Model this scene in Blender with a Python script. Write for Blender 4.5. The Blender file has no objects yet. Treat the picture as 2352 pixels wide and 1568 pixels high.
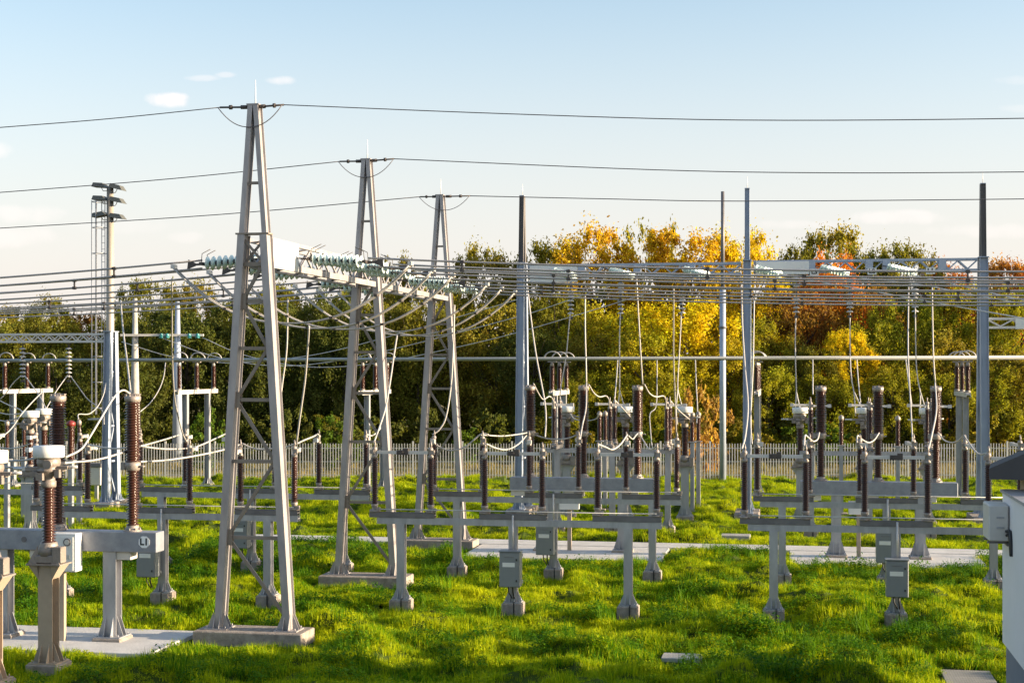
import bpy, math, random
from mathutils import Vector, Matrix
R = math.radians
rnd = random.Random(7)
SC = bpy.context.scene
COL = SC.collection

# ------------------------------------------------------------------ site frame
F_PX, CX, HY, CAM_H = 3500.0, 1176.0, 843.0, 6.0
ANG = R(10.5)
U = Vector((math.cos(ANG), -math.sin(ANG), 0))
V = Vector((math.sin(ANG), math.cos(ANG), 0))

def at(x, y, Z):
    return Vector(((x - CX) / F_PX * Z, Z, CAM_H - (y - HY) / F_PX * Z))

def gx(x, Z):
    return Vector(((x - CX) / F_PX * Z, Z, 0))

# ------------------------------------------------------------------ materials
def mat(name, base=(0.5, 0.5, 0.5), rough=0.5, metal=0.0, spec=0.5, noise=None, bump=0.0, bscale=30.0, trans=0.0, streak=None):
    m = bpy.data.materials.new(name)
    m.use_nodes = True
    nt = m.node_tree
    b = nt.nodes['Principled BSDF']
    b.inputs['Base Color'].default_value = (*base, 1)
    b.inputs['Roughness'].default_value = rough
    b.inputs['Metallic'].default_value = metal
    b.inputs['Specular IOR Level'].default_value = spec
    if trans: b.inputs['Transmission Weight'].default_value = trans
    tc = nt.nodes.new('ShaderNodeTexCoord')
    if noise:
        scale, amount, col2 = noise
        n = nt.nodes.new('ShaderNodeTexNoise')
        n.inputs['Scale'].default_value = scale
        n.inputs['Detail'].default_value = 6
        n.inputs['Roughness'].default_value = 0.65
        if streak:
            mp = nt.nodes.new('ShaderNodeMapping'); mp.inputs['Scale'].default_value = (1, 1, streak)
            nt.links.new(tc.outputs['Object'], mp.inputs['Vector']); nt.links.new(mp.outputs['Vector'], n.inputs['Vector'])
        else:
            nt.links.new(tc.outputs['Object'], n.inputs['Vector'])
        r = nt.nodes.new('ShaderNodeValToRGB')
        r.color_ramp.elements[0].position = 0.5 - amount
        r.color_ramp.elements[1].position = 0.5 + amount
        r.color_ramp.elements[0].color = (*col2, 1)
        r.color_ramp.elements[1].color = (*base, 1)
        nt.links.new(n.outputs['Fac'], r.inputs['Fac'])
        nt.links.new(r.outputs['Color'], b.inputs['Base Color'])
    if bump:
        n2 = nt.nodes.new('ShaderNodeTexNoise')
        n2.inputs['Scale'].default_value = bscale
        n2.inputs['Detail'].default_value = 4
        nt.links.new(tc.outputs['Object'], n2.inputs['Vector'])
        bp = nt.nodes.new('ShaderNodeBump')
        bp.inputs['Strength'].default_value = bump
        bp.inputs['Distance'].default_value = 0.02
        nt.links.new(n2.outputs['Fac'], bp.inputs['Height'])
        nt.links.new(bp.outputs['Normal'], b.inputs['Normal'])
    return m

STEEL = mat('galvanised_steel', (0.47, 0.475, 0.50), 0.44, 0.35, 0.5, (5.0, 0.2, (0.315, 0.315, 0.34)), streak=0.25)
TOWER = mat('tower_galvanising', (0.47, 0.44, 0.435), 0.46, 0.3, 0.5, (5.0, 0.2, (0.31, 0.288, 0.29)), streak=0.25)
STEEL_BROWN = mat('rust_tinged_steel', (0.31, 0.26, 0.215), 0.55, 0.15, 0.4, (4.0, 0.3, (0.23, 0.185, 0.15)))
SPIRE = mat('shaded_spire_steel', (0.17, 0.155, 0.15), 0.6, 0.1, 0.4, (3.0, 0.3, (0.13, 0.118, 0.112)))  # spire steel with its shade put into a darker, browner base colour
STEEL_BLUE = mat('weathered_skylit_steel', (0.42, 0.475, 0.57), 0.5, 0.2, 0.5, (4.0, 0.22, (0.31, 0.355, 0.45)), streak=0.25)  # skylight's blue put into the base colour; the streaks are weathering
STEEL_DARK = mat('dark_steel', (0.215, 0.205, 0.215), 0.5, 0.3, 0.5, (5.0, 0.3, (0.11, 0.105, 0.11)))
STEEL_LIGHT = mat('bright_aluminium', (0.66, 0.64, 0.62), 0.42, 0.3, 0.5, (6.0, 0.3, (0.55, 0.53, 0.51)))
CABLE = mat('aluminium_cable', (0.53, 0.50, 0.475), 0.6, 0.25, 0.4, (40.0, 0.2, (0.43, 0.405, 0.385)))
CABLE_GREY = mat('weathered_cable', (0.40, 0.37, 0.355), 0.55, 0.2, 0.4)
CABLE_DARK = mat('dark_cable', (0.13, 0.12, 0.13), 0.6, 0.1)
IRON = mat('cast_iron', (0.085, 0.07, 0.065), 0.5, 0.3)
CAST = mat('cast_aluminium', (0.37, 0.325, 0.295), 0.5, 0.25, 0.5, (9.0, 0.25, (0.24, 0.205, 0.185)), 0.3, 40)
PORC = mat('brown_porcelain', (0.058, 0.021, 0.011), 0.2, 0.0, 0.6, (1.5, 0.3, (0.042, 0.015, 0.008)))
PORC_RED = mat('red_cap_enamel', (0.21, 0.03, 0.024), 0.4)
GLASS = mat('toughened_glass', (0.80, 0.94, 0.89), 0.12, 0.0, 0.6, None, 0, 30, 0.12)
TEAL = mat('teal_glass', (0.03, 0.21, 0.23), 0.2)
SIGN = mat('sign_white', (0.9, 0.9, 0.9), 0.5)
TAN_STEEL = mat('mast_galvanising', (0.40, 0.36, 0.31), 0.55, 0.2, 0.4, (4.0, 0.2, (0.31, 0.275, 0.235)), streak=0.2)
WHITE = mat('white_enamel', (0.80, 0.79, 0.77), 0.4, 0, 0.5, (2.5, 0.3, (0.73, 0.72, 0.70)))
CREAM = mat('cream_paint', (0.66, 0.62, 0.57), 0.45, 0, 0.5, (4.0, 0.3, (0.56, 0.525, 0.48)))
TAN = mat('tan_paint', (0.46, 0.37, 0.28), 0.5, 0.1, 0.4, (4.0, 0.3, (0.36, 0.285, 0.215)))
CABINET = mat('cabinet_grey', (0.235, 0.25, 0.265), 0.42, 0.05, 0.5, (3.0, 0.3, (0.195, 0.21, 0.225)))
BEAMGREY = mat('breaker_grey', (0.32, 0.335, 0.375), 0.48, 0.2, 0.5, (4.0, 0.2, (0.215, 0.225, 0.26)))
TUBE = mat('busbar_alloy', (0.36, 0.37, 0.36), 0.5, 0.25, 0.4)
CONC = mat('concrete', (0.47, 0.45, 0.42), 0.85, 0, 0.3, (2.6, 0.25, (0.30, 0.285, 0.265)), 0.5, 35)
CONC_OLD = mat('stained_concrete', (0.42, 0.36, 0.31), 0.9, 0, 0.3, (5.0, 0.2, (0.20, 0.165, 0.14)), 0.6, 30)
SLAB = mat('pale_slab_concrete', (0.66, 0.64, 0.62), 0.85, 0, 0.3, (1.3, 0.22, (0.46, 0.44, 0.42)), 0.4, 25)
BLACK = mat('black_rubber', (0.02, 0.02, 0.022), 0.5)
INK = mat('black_ink', (0.02, 0.02, 0.02), 0.7)
ROOF = mat('roof_slate_grey', (0.085, 0.082, 0.082), 0.75, 0, 0.3, (1.2, 0.3, (0.065, 0.062, 0.062)))
PLASTER = mat('pale_plaster', (0.85, 0.80, 0.80), 0.8, 0, 0.3, (1.0, 0.3, (0.76, 0.73, 0.71)), 0.2, 60)
PLASTER_DARK = mat('grey_socle_plaster', (0.24, 0.25, 0.29), 0.85, 0, 0.3, (2.0, 0.3, (0.19, 0.20, 0.235)))
SOFFIT = mat('soffit_boards', (0.36, 0.29, 0.22), 0.7)
FENCE = mat('fence_paint', (0.52, 0.515, 0.50), 0.55, 0.1, 0.4)
BARK = mat('bark', (0.085, 0.065, 0.048), 0.9, 0, 0.2, (6.0, 0.3, (0.045, 0.035, 0.027)))
LAMP = mat('floodlight_housing', (0.115, 0.115, 0.10), 0.5, 0.2)

def leaf_mat(name, use_object_color=True, col=(0.1, 0.2, 0.02), col2=None, trans=0.45, hue_noise=0.25, rough=0.55):
    m = bpy.data.materials.new(name)
    m.use_nodes = True
    nt = m.node_tree
    nt.nodes.clear()
    N, L = nt.nodes.new, nt.links.new
    out = N('ShaderNodeOutputMaterial')
    geo = N('ShaderNodeNewGeometry')
    if use_object_color:
        oi = N('ShaderNodeObjectInfo'); base = oi.outputs['Color']
    else:
        base = None
    noise = N('ShaderNodeTexNoise'); noise.inputs['Scale'].default_value = hue_noise; noise.inputs['Detail'].default_value = 3
    L(geo.outputs['Position'], noise.inputs['Vector'])
    add = N('ShaderNodeMath'); add.operation = 'ADD'
    L(noise.outputs['Fac'], add.inputs[0])
    mul = N('ShaderNodeMath'); mul.operation = 'MULTIPLY'; mul.inputs[1].default_value = 0.5
    L(geo.outputs['Random Per Island'], mul.inputs[0]); L(mul.outputs[0], add.inputs[1])
    if use_object_color:
        hsv = N('ShaderNodeHueSaturation')
        L(base, hsv.inputs['Color'])
        mr = N('ShaderNodeMapRange'); mr.inputs[1].default_value = 0.4; mr.inputs[2].default_value = 1.1
        mr.inputs[3].default_value = 0.475; mr.inputs[4].default_value = 0.525
        L(add.outputs[0], mr.inputs[0]); L(mr.outputs[0], hsv.inputs['Hue'])
        mr2 = N('ShaderNodeMapRange'); mr2.inputs[3].default_value = 0.65; mr2.inputs[4].default_value = 1.4
        L(geo.outputs['Random Per Island'], mr2.inputs[0]); L(mr2.outputs[0], hsv.inputs['Value'])
        c = hsv.outputs['Color']
    else:
        mx = N('ShaderNodeMixRGB'); mx.inputs[1].default_value = (*col, 1); mx.inputs[2].default_value = (*col2, 1)
        mr = N('ShaderNodeMapRange'); mr.inputs[1].default_value = 0.45; mr.inputs[2].default_value = 1.05
        L(add.outputs[0], mr.inputs[0]); L(mr.outputs[0], mx.inputs[0])
        c = mx.outputs[0]
    d = N('ShaderNodeBsdfPrincipled'); d.inputs['Roughness'].default_value = rough; d.inputs['Specular IOR Level'].default_value = 0.1
    t = N('ShaderNodeBsdfTranslucent')
    g = N('ShaderNodeMixRGB'); g.blend_type = 'MULTIPLY'; g.inputs[0].default_value = 1; g.inputs[2].default_value = (1.25, 1.15, 0.5, 1)
    L(c, d.inputs['Base Color']); L(c, g.inputs[1]); L(g.outputs[0], t.inputs['Color'])
    mix = N('ShaderNodeMixShader'); mix.inputs[0].default_value = trans
    L(d.outputs[0], mix.inputs[1]); L(t.outputs[0], mix.inputs[2]); L(mix.outputs[0], out.inputs['Surface'])
    return m

LEAF = leaf_mat('autumn_leaves', True, trans=0.5)
GRASS = leaf_mat('grass_blades', False, (0.045, 0.185, 0.003), (0.56, 0.60, 0.009), 0.42, 0.4)
WEED = leaf_mat('weed_leaves', False, (0.022, 0.105, 0.004), (0.17, 0.32, 0.008), 0.35, 0.6)

def ground_mat():
    m = bpy.data.materials.new('soil_and_turf'); m.use_nodes = True
    nt = m.node_tree; N, L = nt.nodes.new, nt.links.new
    b = nt.nodes['Principled BSDF']; b.inputs['Roughness'].default_value = 0.95; b.inputs['Specular IOR Level'].default_value = 0.1
    geo = N('ShaderNodeNewGeometry'); sep = N('ShaderNodeSeparateXYZ'); L(geo.outputs['Position'], sep.inputs[0])
    n1 = N('ShaderNodeTexNoise'); n1.inputs['Scale'].default_value = 0.5; n1.inputs['Detail'].default_value = 8
    n2 = N('ShaderNodeTexNoise'); n2.inputs['Scale'].default_value = 0.09; n2.inputs['Detail'].default_value = 5
    L(geo.outputs['Position'], n1.inputs['Vector']); L(geo.outputs['Position'], n2.inputs['Vector'])
    turf = N('ShaderNodeValToRGB')
    e = turf.color_ramp.elements
    e[0].position = 0.35; e[0].color = (0.035, 0.055, 0.012, 1); e[1].position = 0.7; e[1].color = (0.07, 0.10, 0.015, 1)
    L(n1.outputs['Fac'], turf.inputs[0])
    dry = N('ShaderNodeValToRGB')
    e = dry.color_ramp.elements
    e[0].position = 0.35; e[0].color = (0.10, 0.10, 0.03, 1); e[1].position = 0.65; e[1].color = (0.36, 0.27, 0.14, 1)
    L(n1.outputs['Fac'], dry.inputs[0])
    mr = N('ShaderNodeMapRange'); mr.inputs[1].default_value = 80.5; mr.inputs[2].default_value = 83
    L(sep.outputs['Y'], mr.inputs[0])
    mx = N('ShaderNodeMixRGB'); L(mr.outputs[0], mx.inputs[0]); L(turf.outputs[0], mx.inputs[1]); L(dry.outputs[0], mx.inputs[2])
    L(mx.outputs[0], b.inputs['Base Color'])
    bp = N('ShaderNodeBump'); bp.inputs['Strength'].default_value = 0.6; bp.inputs['Distance'].default_value = 0.1
    L(n1.outputs['Fac'], bp.inputs['Height']); L(bp.outputs[0], b.inputs['Normal'])
    return m

def paver_mat():
    m = bpy.data.materials.new('grey_pavers'); m.use_nodes = True
    nt = m.node_tree; N, L = nt.nodes.new, nt.links.new
    b = nt.nodes['Principled BSDF']; b.inputs['Roughness'].default_value = 0.9
    tc = N('ShaderNodeTexCoord'); br = N('ShaderNodeTexBrick'); br.inputs['Scale'].default_value = 5
    br.inputs['Color1'].default_value = (0.33, 0.31, 0.29, 1); br.inputs['Color2'].default_value = (0.26, 0.25, 0.24, 1); br.inputs['Mortar'].default_value = (0.12, 0.13, 0.08, 1)
    L(tc.outputs['Object'], br.inputs['Vector']); L(br.outputs['Color'], b.inputs['Base Color'])
    return m
PAVER = paver_mat()

# ------------------------------------------------------------------ mesh builder
class MB:
    def __init__(s): s.v = []; s.f = []; s.sm = []
    def add(s, vs, fs, smooth=False, M=None):
        o = len(s.v)
        s.v.extend([tuple(M @ Vector(p)) if M else tuple(p) for p in vs])
        for f in fs:
            s.f.append(tuple(i + o for i in f)); s.sm.append(smooth)
        return s
    def box(s, c, d, M=None):
        x, y, z = d[0] / 2, d[1] / 2, d[2] / 2
        vs = [(c[0] + a * x, c[1] + b * y, c[2] + e * z) for e in (-1, 1) for b in (-1, 1) for a in (-1, 1)]
        return s.add(vs, [(0, 2, 3, 1), (4, 5, 7, 6), (0, 1, 5, 4), (2, 6, 7, 3), (0, 4, 6, 2), (1, 3, 7, 5)], False, M)
    def bbox(s, c, d, b=0.01, M=None):
        """box with chamfered vertical and top edges"""
        x, y, z = d[0] / 2, d[1] / 2, d[2] / 2
        ring = lambda q, zz: [(c[0] + sx * (x - q - (b if k == 0 else 0)), c[1] + sy * (y - q - (b if k == 1 else 0)), c[2] + zz)
                              for (sx, sy, k) in ((-1, -1, 1), (-1, -1, 0), (1, -1, 0), (1, -1, 1), (1, 1, 1), (1, 1, 0), (-1, 1, 0), (-1, 1, 1))]
        # order fix: walk round corners
        def rg(q, zz):
            X, Y = x - q, y - q
            p = [(-X, -Y + b), (-X + b, -Y), (X - b, -Y), (X, -Y + b), (X, Y - b), (X - b, Y), (-X + b, Y), (-X, Y - b)]
            return [(c[0] + a, c[1] + e, c[2] + zz) for a, e in p]
        vs = rg(b, -z) + rg(0, -z + b) + rg(0, z - b) + rg(b, z)
        fs = [tuple(range(7, -1, -1)), tuple(range(24, 32))]
        for k in range(3):
            for i in range(8):
                j = (i + 1) % 8
                fs.append((k * 8 + i, k * 8 + j, k * 8 + 8 + j, k * 8 + 8 + i))
        return s.add(vs, fs, False, M)
    @staticmethod
    def frame(p0, p1, side=None):
        p0, p1 = Vector(p0), Vector(p1)
        d = (p1 - p0).normalized()
        ref = Vector(side) if side is not None else (Vector((0, 1, 0)) if abs(d.y) < 0.95 else Vector((0, 0, 1)))
        b = (ref - d * ref.dot(d)).normalized()
        a = b.cross(d)
        return p0, p1, d, a, b
    def bar(s, p0, p1, w, h, side=None):
        """rectangular bar; h is measured along SIDE (default world y), w across"""
        p0, p1, d, a, b = s.frame(p0, p1, side)
        vs = [p + a * (i * w / 2) + b * (j * h / 2) for p in (p0, p1) for (i, j) in ((-1, -1), (1, -1), (1, 1), (-1, 1))]
        return s.add(vs, [(3, 2, 1, 0), (4, 5, 6, 7), (0, 1, 5, 4), (1, 2, 6, 5), (2, 3, 7, 6), (3, 0, 4, 7)])
    def ibar(s, p0, p1, w, h, t=0.016, side=None):
        """I profile: flanges of width w, at distance h along SIDE"""
        p0, p1, d, a, b = s.frame(p0, p1, side)
        o = h / 2 - t / 2
        s.bar(p0 + b * o, p1 + b * o, w, t, b)
        s.bar(p0 - b * o, p1 - b * o, w, t, b)
        s.bar(p0, p1, t, h - 2 * t, b)
        return s
    def legbar(s, p0, p1, w, h, t=0.018, side=None):
        """built-up leg: front flange, closing web on the +a side, wider back flange"""
        p0, p1, d, a, b = s.frame(p0, p1, side)
        if a.x < 0: a = -a
        o = h / 2 - t / 2
        s.bar(p0 - b * o, p1 - b * o, w, t, b)
        s.bar(p0 + b * o + a * 0.02, p1 + b * o + a * 0.02, w + 0.04, t, b)
        s.bar(p0 + a * (w / 2 - t), p1 + a * (w / 2 - t), t, h - 2 * t, b)
        s.bar(p0 - a * (w / 2 - t), p1 - a * (w / 2 - t), t, h - 2 * t, b)
        return s
    def cyl(s, p0, p1, r0, r1=None, n=12, caps=True):
        r1 = r0 if r1 is None else r1
        p0, p1, d, a, b = s.frame(p0, p1)
        vs = []
        for p, r in ((p0, r0), (p1, r1)):
            vs += [p + a * (r * math.cos(2 * math.pi * i / n)) + b * (r * math.sin(2 * math.pi * i / n)) for i in range(n)]
        s.add(vs, [(i, n + i, n + (i + 1) % n, (i + 1) % n) for i in range(n)], True)
        if caps:
            o = len(s.v) - 2 * n
            s.f.append(tuple(o + i for i in range(n))); s.sm.append(False)
            s.f.append(tuple(o + n + i for i in range(n - 1, -1, -1))); s.sm.append(False)
        return s
    def lathe(s, prof, n=16, M=None, smooth=True):
        vs = [(r * math.cos(2 * math.pi * i / n), r * math.sin(2 * math.pi * i / n), z) for r, z in prof for i in range(n)]
        fs = [(k * n + i, k * n + (i + 1) % n, (k + 1) * n + (i + 1) % n, (k + 1) * n + i) for k in range(len(prof) - 1) for i in range(n)]
        fs.append(tuple(range(n - 1, -1, -1))); fs.append(tuple((len(prof) - 1) * n + i for i in range(n)))
        return s.add(vs, fs, smooth, M)
    def tube(s, pts, r, n=6):
        pts = [Vector(p) for p in pts]
        o = len(s.v); m = len(pts)
        prev = None
        for i, p in enumerate(pts):
            d = (pts[min(i + 1, m - 1)] - pts[max(i - 1, 0)]).normalized()
            if prev is None:
                ref = Vector((0, 1, 0)) if abs(d.y) < 0.9 else Vector((0, 0, 1))
                b = (ref - d * ref.dot(d)).normalized()
            else:
                b = (prev - d * prev.dot(d)).normalized()
            prev = b
            a = d.cross(b)
            s.v.extend([tuple(p + a * (r * math.cos(2 * math.pi * k / n)) + b * (r * math.sin(2 * math.pi * k / n))) for k in range(n)])
        for i in range(m - 1):
            for k in range(n):
                s.f.append((o + i * n + k, o + i * n + (k + 1) % n, o + (i + 1) * n + (k + 1) % n, o + (i + 1) * n + k)); s.sm.append(True)
        s.f.append(tuple(o + k for k in range(n - 1, -1, -1))); s.sm.append(False)
        s.f.append(tuple(o + (m - 1) * n + k for k in range(n))); s.sm.append(False)
        return s
    def mesh(s, name, m):
        me = bpy.data.meshes.new(name)
        me.from_pydata(s.v, [], s.f)
        me.polygons.foreach_set('use_smooth', s.sm)
        me.materials.append(m)
        me.update()
        return me
    def build(s, name, m, parent=None, loc=(0, 0, 0), rot=None):
        o = bpy.data.objects.new(name, s.mesh(name, m))
        COL.objects.link(o)
        if parent: o.parent = parent
        o.location = loc
        if rot: o.rotation_euler = rot
        return o

def tag(o, label=None, cat=None, group=None, kind=None):
    if label: o['label'] = label
    if cat: o['category'] = cat
    if group: o['group'] = group
    if kind: o['kind'] = kind
    return o

def thing(name, label, cat, loc=(0, 0, 0), rz=-ANG, group=None):
    o = bpy.data.objects.new(name, None)
    o.empty_display_size = 0.3
    COL.objects.link(o)
    o.location = loc; o.rotation_euler = (0, 0, rz)
    return tag(o, label, cat, group)

def dup(root, loc, rz=-ANG, label=None, group=None):
    r = root.copy(); COL.objects.link(r)
    r.location = loc; r.rotation_euler = (0, 0, rz)
    if label: r['label'] = label
    if group: r['group'] = group
    def rec(a, b):
        for ch in a.children:
            c = ch.copy(); COL.objects.link(c); c.parent = b
            rec(ch, c)
    rec(root, r)
    return r

def smooth_path(pts, sub=6):
    pts = [Vector(p) for p in pts]
    if len(pts) < 3: return pts
    out = []
    P = [pts[0] * 2 - pts[1]] + pts + [pts[-1] * 2 - pts[-2]]
    for i in range(1, len(P) - 2):
        p0, p1, p2, p3 = P[i - 1:i + 3]
        for k in range(sub):
            t = k / sub
            out.append(0.5 * ((2 * p1) + (p2 - p0) * t + (2 * p0 - 5 * p1 + 4 * p2 - p3) * t * t + (3 * p1 - p0 - 3 * p2 + p3) * t ** 3))
    out.append(pts[-1])
    return out

def text_mesh(body, size, m, parent, loc, rot, name='lettering'):
    cu = bpy.data.curves.new('txt', 'FONT'); cu.body = body; cu.size = size; cu.align_x = 'CENTER'; cu.align_y = 'CENTER'; cu.extrude = 0.002; cu.offset = size * 0.035
    tmp = bpy.data.objects.new('txt', cu); COL.objects.link(tmp)
    bpy.context.view_layer.update()
    dg = bpy.context.evaluated_depsgraph_get()
    me = bpy.data.meshes.new_from_object(tmp.evaluated_get(dg))
    bpy.data.objects.remove(tmp)
    me.materials.clear(); me.materials.append(m)
    o = bpy.data.objects.new(name, me); COL.objects.link(o); o.parent = parent; o.location = loc; o.rotation_euler = rot
    return o

# ------------------------------------------------------------------ camera, light, sky
cam = bpy.data.cameras.new('camera'); cam.sensor_width = 36; cam.lens = F_PX / 2352 * 36
cam.shift_y = (HY - 784) / 2352; cam.clip_end = 3000; cam.clip_start = 0.1
co = bpy.data.objects.new('camera', cam); COL.objects.link(co)
co.location = (0, 0, CAM_H); co.rotation_euler = (R(90), 0, 0)
SC.camera = co

SUN_EL = R(10.5)
SUN_DIR = Vector((1, -0.13, 0)).normalized() * math.cos(SUN_EL) + Vector((0, 0, math.sin(SUN_EL)))
sl = bpy.data.lights.new('sun', 'SUN'); sl.energy = 5.0; sl.angle = R(0.5); sl.color = (1.0, 0.81, 0.57)
so = bpy.data.objects.new('sun', sl); COL.objects.link(so)
so.rotation_euler = SUN_DIR.to_track_quat('Z', 'Y').to_euler()

w = bpy.data.worlds.new('World'); SC.world = w; w.use_nodes = True
nt = w.node_tree; N, L = nt.nodes.new, nt.links.new
bg = nt.nodes['Background']
sky = N('ShaderNodeTexSky'); sky.sky_type = 'NISHITA'; sky.sun_disc = False
sky.sun_elevation = SUN_EL
sky.sun_rotation = math.atan2(SUN_DIR.x, SUN_DIR.y)
sky.altitude = 200; sky.air_density = 1.0; sky.dust_density = 2.0; sky.ozone_density = 1.2
bg.inputs['Strength'].default_value = 0.122
tc = N('ShaderNodeTexCoord'); sep = N('ShaderNodeSeparateXYZ'); L(tc.outputs['Generated'], sep.inputs[0])
def math_node(op, a, b=None):
    n = N('ShaderNodeMath'); n.operation = op
    for i, q in enumerate((a, b)):
        if q is None: continue
        if isinstance(q, (int, float)): n.inputs[i].default_value = q
        else: L(q, n.inputs[i])
    return n.outputs[0]
ax = math_node('DIVIDE', sep.outputs['X'], math_node('MAXIMUM', sep.outputs['Y'], 0.05))
ez = math_node('DIVIDE', sep.outputs['Z'], math_node('MAXIMUM', sep.outputs['Y'], 0.05))
nz = N('ShaderNodeTexNoise'); nz.inputs['Scale'].default_value = 75; nz.inputs['Detail'].default_value = 7
L(tc.outputs['Generated'], nz.inputs['Vector'])
wob = math_node('MULTIPLY', math_node('SUBTRACT', nz.outputs['Fac'], 0.5), 2.2)
total = None
CLOUDS = [(382, 230, 50, 19, 0.75), (402, 224, 30, 13, 0.8), (645, 185, 34, 11, 0.55), (520, 172, 26, 7, 0.3), (465, 180, 40, 8, 0.3), (-5, 345, 40, 22, 0.4), (40, 490, 110, 22, 0.3),
          (20, 545, 120, 25, 0.3), (280, 520, 120, 20, 0.15), (425, 545, 45, 15, 0.2), (2060, 500, 120, 18, 0.35), (2090, 492, 60, 12, 0.35), (2300, 530, 160, 18, 0.25), (1850, 515, 120, 12, 0.22), (2340, 185, 60, 12, 0.15), (2335, 250, 50, 10, 0.15)]
for (x, y, rx, ry, op) in CLOUDS:
    dx = math_node('DIVIDE', math_node('SUBTRACT', ax, (x - CX) / F_PX), rx / F_PX)
    dy = math_node('DIVIDE', math_node('SUBTRACT', ez, (HY - y) / F_PX), ry / F_PX)
    r2 = math_node('ADD', math_node('MULTIPLY', dx, dx), math_node('MULTIPLY', dy, dy))
    mr = N('ShaderNodeMapRange'); mr.interpolation_type = 'SMOOTHSTEP'
    mr.inputs[1].default_value = 1.25; mr.inputs[2].default_value = -0.15; mr.inputs[3].default_value = 0; mr.inputs[4].default_value = op
    L(math_node('ADD', r2, wob), mr.inputs[0])
    total = mr.outputs[0] if total is None else math_node('MAXIMUM', total, mr.outputs[0])
hz = N('ShaderNodeMapRange'); hz.interpolation_type = 'SMOOTHSTEP'
hz.inputs[1].default_value = 0.30; hz.inputs[2].default_value = 0.0; hz.inputs[3].default_value = 0.0; hz.inputs[4].default_value = 0.85
L(sep.outputs['Z'], hz.inputs[0])
hazemix = N('ShaderNodeMixRGB'); L(hz.outputs[0], hazemix.inputs[0]); L(sky.outputs[0], hazemix.inputs[1]); hazemix.inputs[2].default_value = (3.0, 2.74, 2.72, 1)
mixc = N('ShaderNodeMixRGB'); L(total, mixc.inputs[0]); L(hazemix.outputs[0], mixc.inputs[1])
mixc.inputs[2].default_value = (3.75, 3.42, 3.3, 1)
L(mixc.outputs[0], bg.inputs['Color'])

SC.view_settings.view_transform = 'Standard'; SC.view_settings.look = 'None'
SC.view_settings.exposure = 1.42; SC.view_settings.gamma = 1
SC.cycles.use_denoising = True
SC.cycles.max_bounces = 6; SC.cycles.transparent_max_bounces = 4; SC.cycles.diffuse_bounces = 3
SC.cycles.transmission_bounces = 4; SC.cycles.glossy_bounces = 3
SC.cycles.caustics_reflective = False; SC.cycles.caustics_refractive = False
SC.cycles.sample_clamp_indirect = 6

# ------------------------------------------------------------------ ground, pads
g = MB(); g.add([(-700, -60, 0), (700, -60, 0), (700, 1500, 0), (-700, 1500, 0)], [(0, 1, 2, 3)])
tag(g.build('ground', ground_mat()), kind='structure')

EXCL = []   # (origin, u0, u1, v0, v1) where no grass grows
def slab(name, org, u0, u1, v0, v1, h, m, label=None, excl=True, kind='structure', cat=None):
    b = MB(); b.bbox(((u0 + u1) / 2, (v0 + v1) / 2, h / 2), (u1 - u0, v1 - v0, h), 0.012)
    o = b.build(name, m, None, (org.x, org.y, 0), (0, 0, -ANG))
    tag(o, label, cat, None, kind)
    if excl: EXCL.append((Vector((org.x, org.y, 0)), u0 - .08, u1 + .08, v0 - (.45 if name == 'drain_cover' else .12), v1 + .08))
    return o

B1 = Vector((-9.92, 33.3, 0)); B2 = Vector((2.30, 49.0, 0)); B3 = Vector((11.36, 47.3, 0))
slab('pavement', B1, -4.5, 2.75, -1.45, 1.35, 0.1, SLAB)
slab('pavement', B2, -3.6, 2.65, -2.1, 1.3, 0.1, SLAB)
slab('pavement', B3, -2.7, 3.1, -2.1, 1.3, 0.1, SLAB)
slab('path', B2, -12.5, 15.0, 1.45, 2.75, 0.1, SLAB)
slab('pavement', Vector((9.0, 29.0, 0)), -0.75, 0.2, -1.0, 0.9, 0.06, PAVER)
slab('drain_cover', Vector((gx(1568, 31.25).x, 31.25, 0)), -0.42, 0.42, -0.3, 0.3, 0.09, CONC, 'small flat concrete drain cover set in the open lawn', kind=None, cat='drain cover')
slab('drain_cover', Vector((gx(1690, 53.2).x, 53.2, 0)), -0.5, 0.5, -0.35, 0.35, 0.16, CONC, 'pale concrete drain cover beside the concrete path', kind=None, cat='drain cover')

def excl_small(p, r):
    EXCL.append((Vector((p[0], p[1], 0)), -r, r, -r, r))

# ------------------------------------------------------------------ parts shared by many things
def insulator_profile(n, z0, z1, r_core, r_shed, taper=0.0):
    p = (z1 - z0) / n
    prof = [(r_core, z0)]
    for i in range(n):
        z = z0 + i * p
        k = 1 + taper * (0.5 - abs((i + .5) / n - 0.45))
        rs = r_shed * k * (1.0 if i % 2 == 0 else 0.93)
        prof += [(r_core * k, z + 0.12 * p), (rs, z + 0.34 * p), (rs, z + 0.44 * p), (r_core * k, z + 0.92 * p)]
    prof.append((r_core, z1))
    return prof

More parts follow.
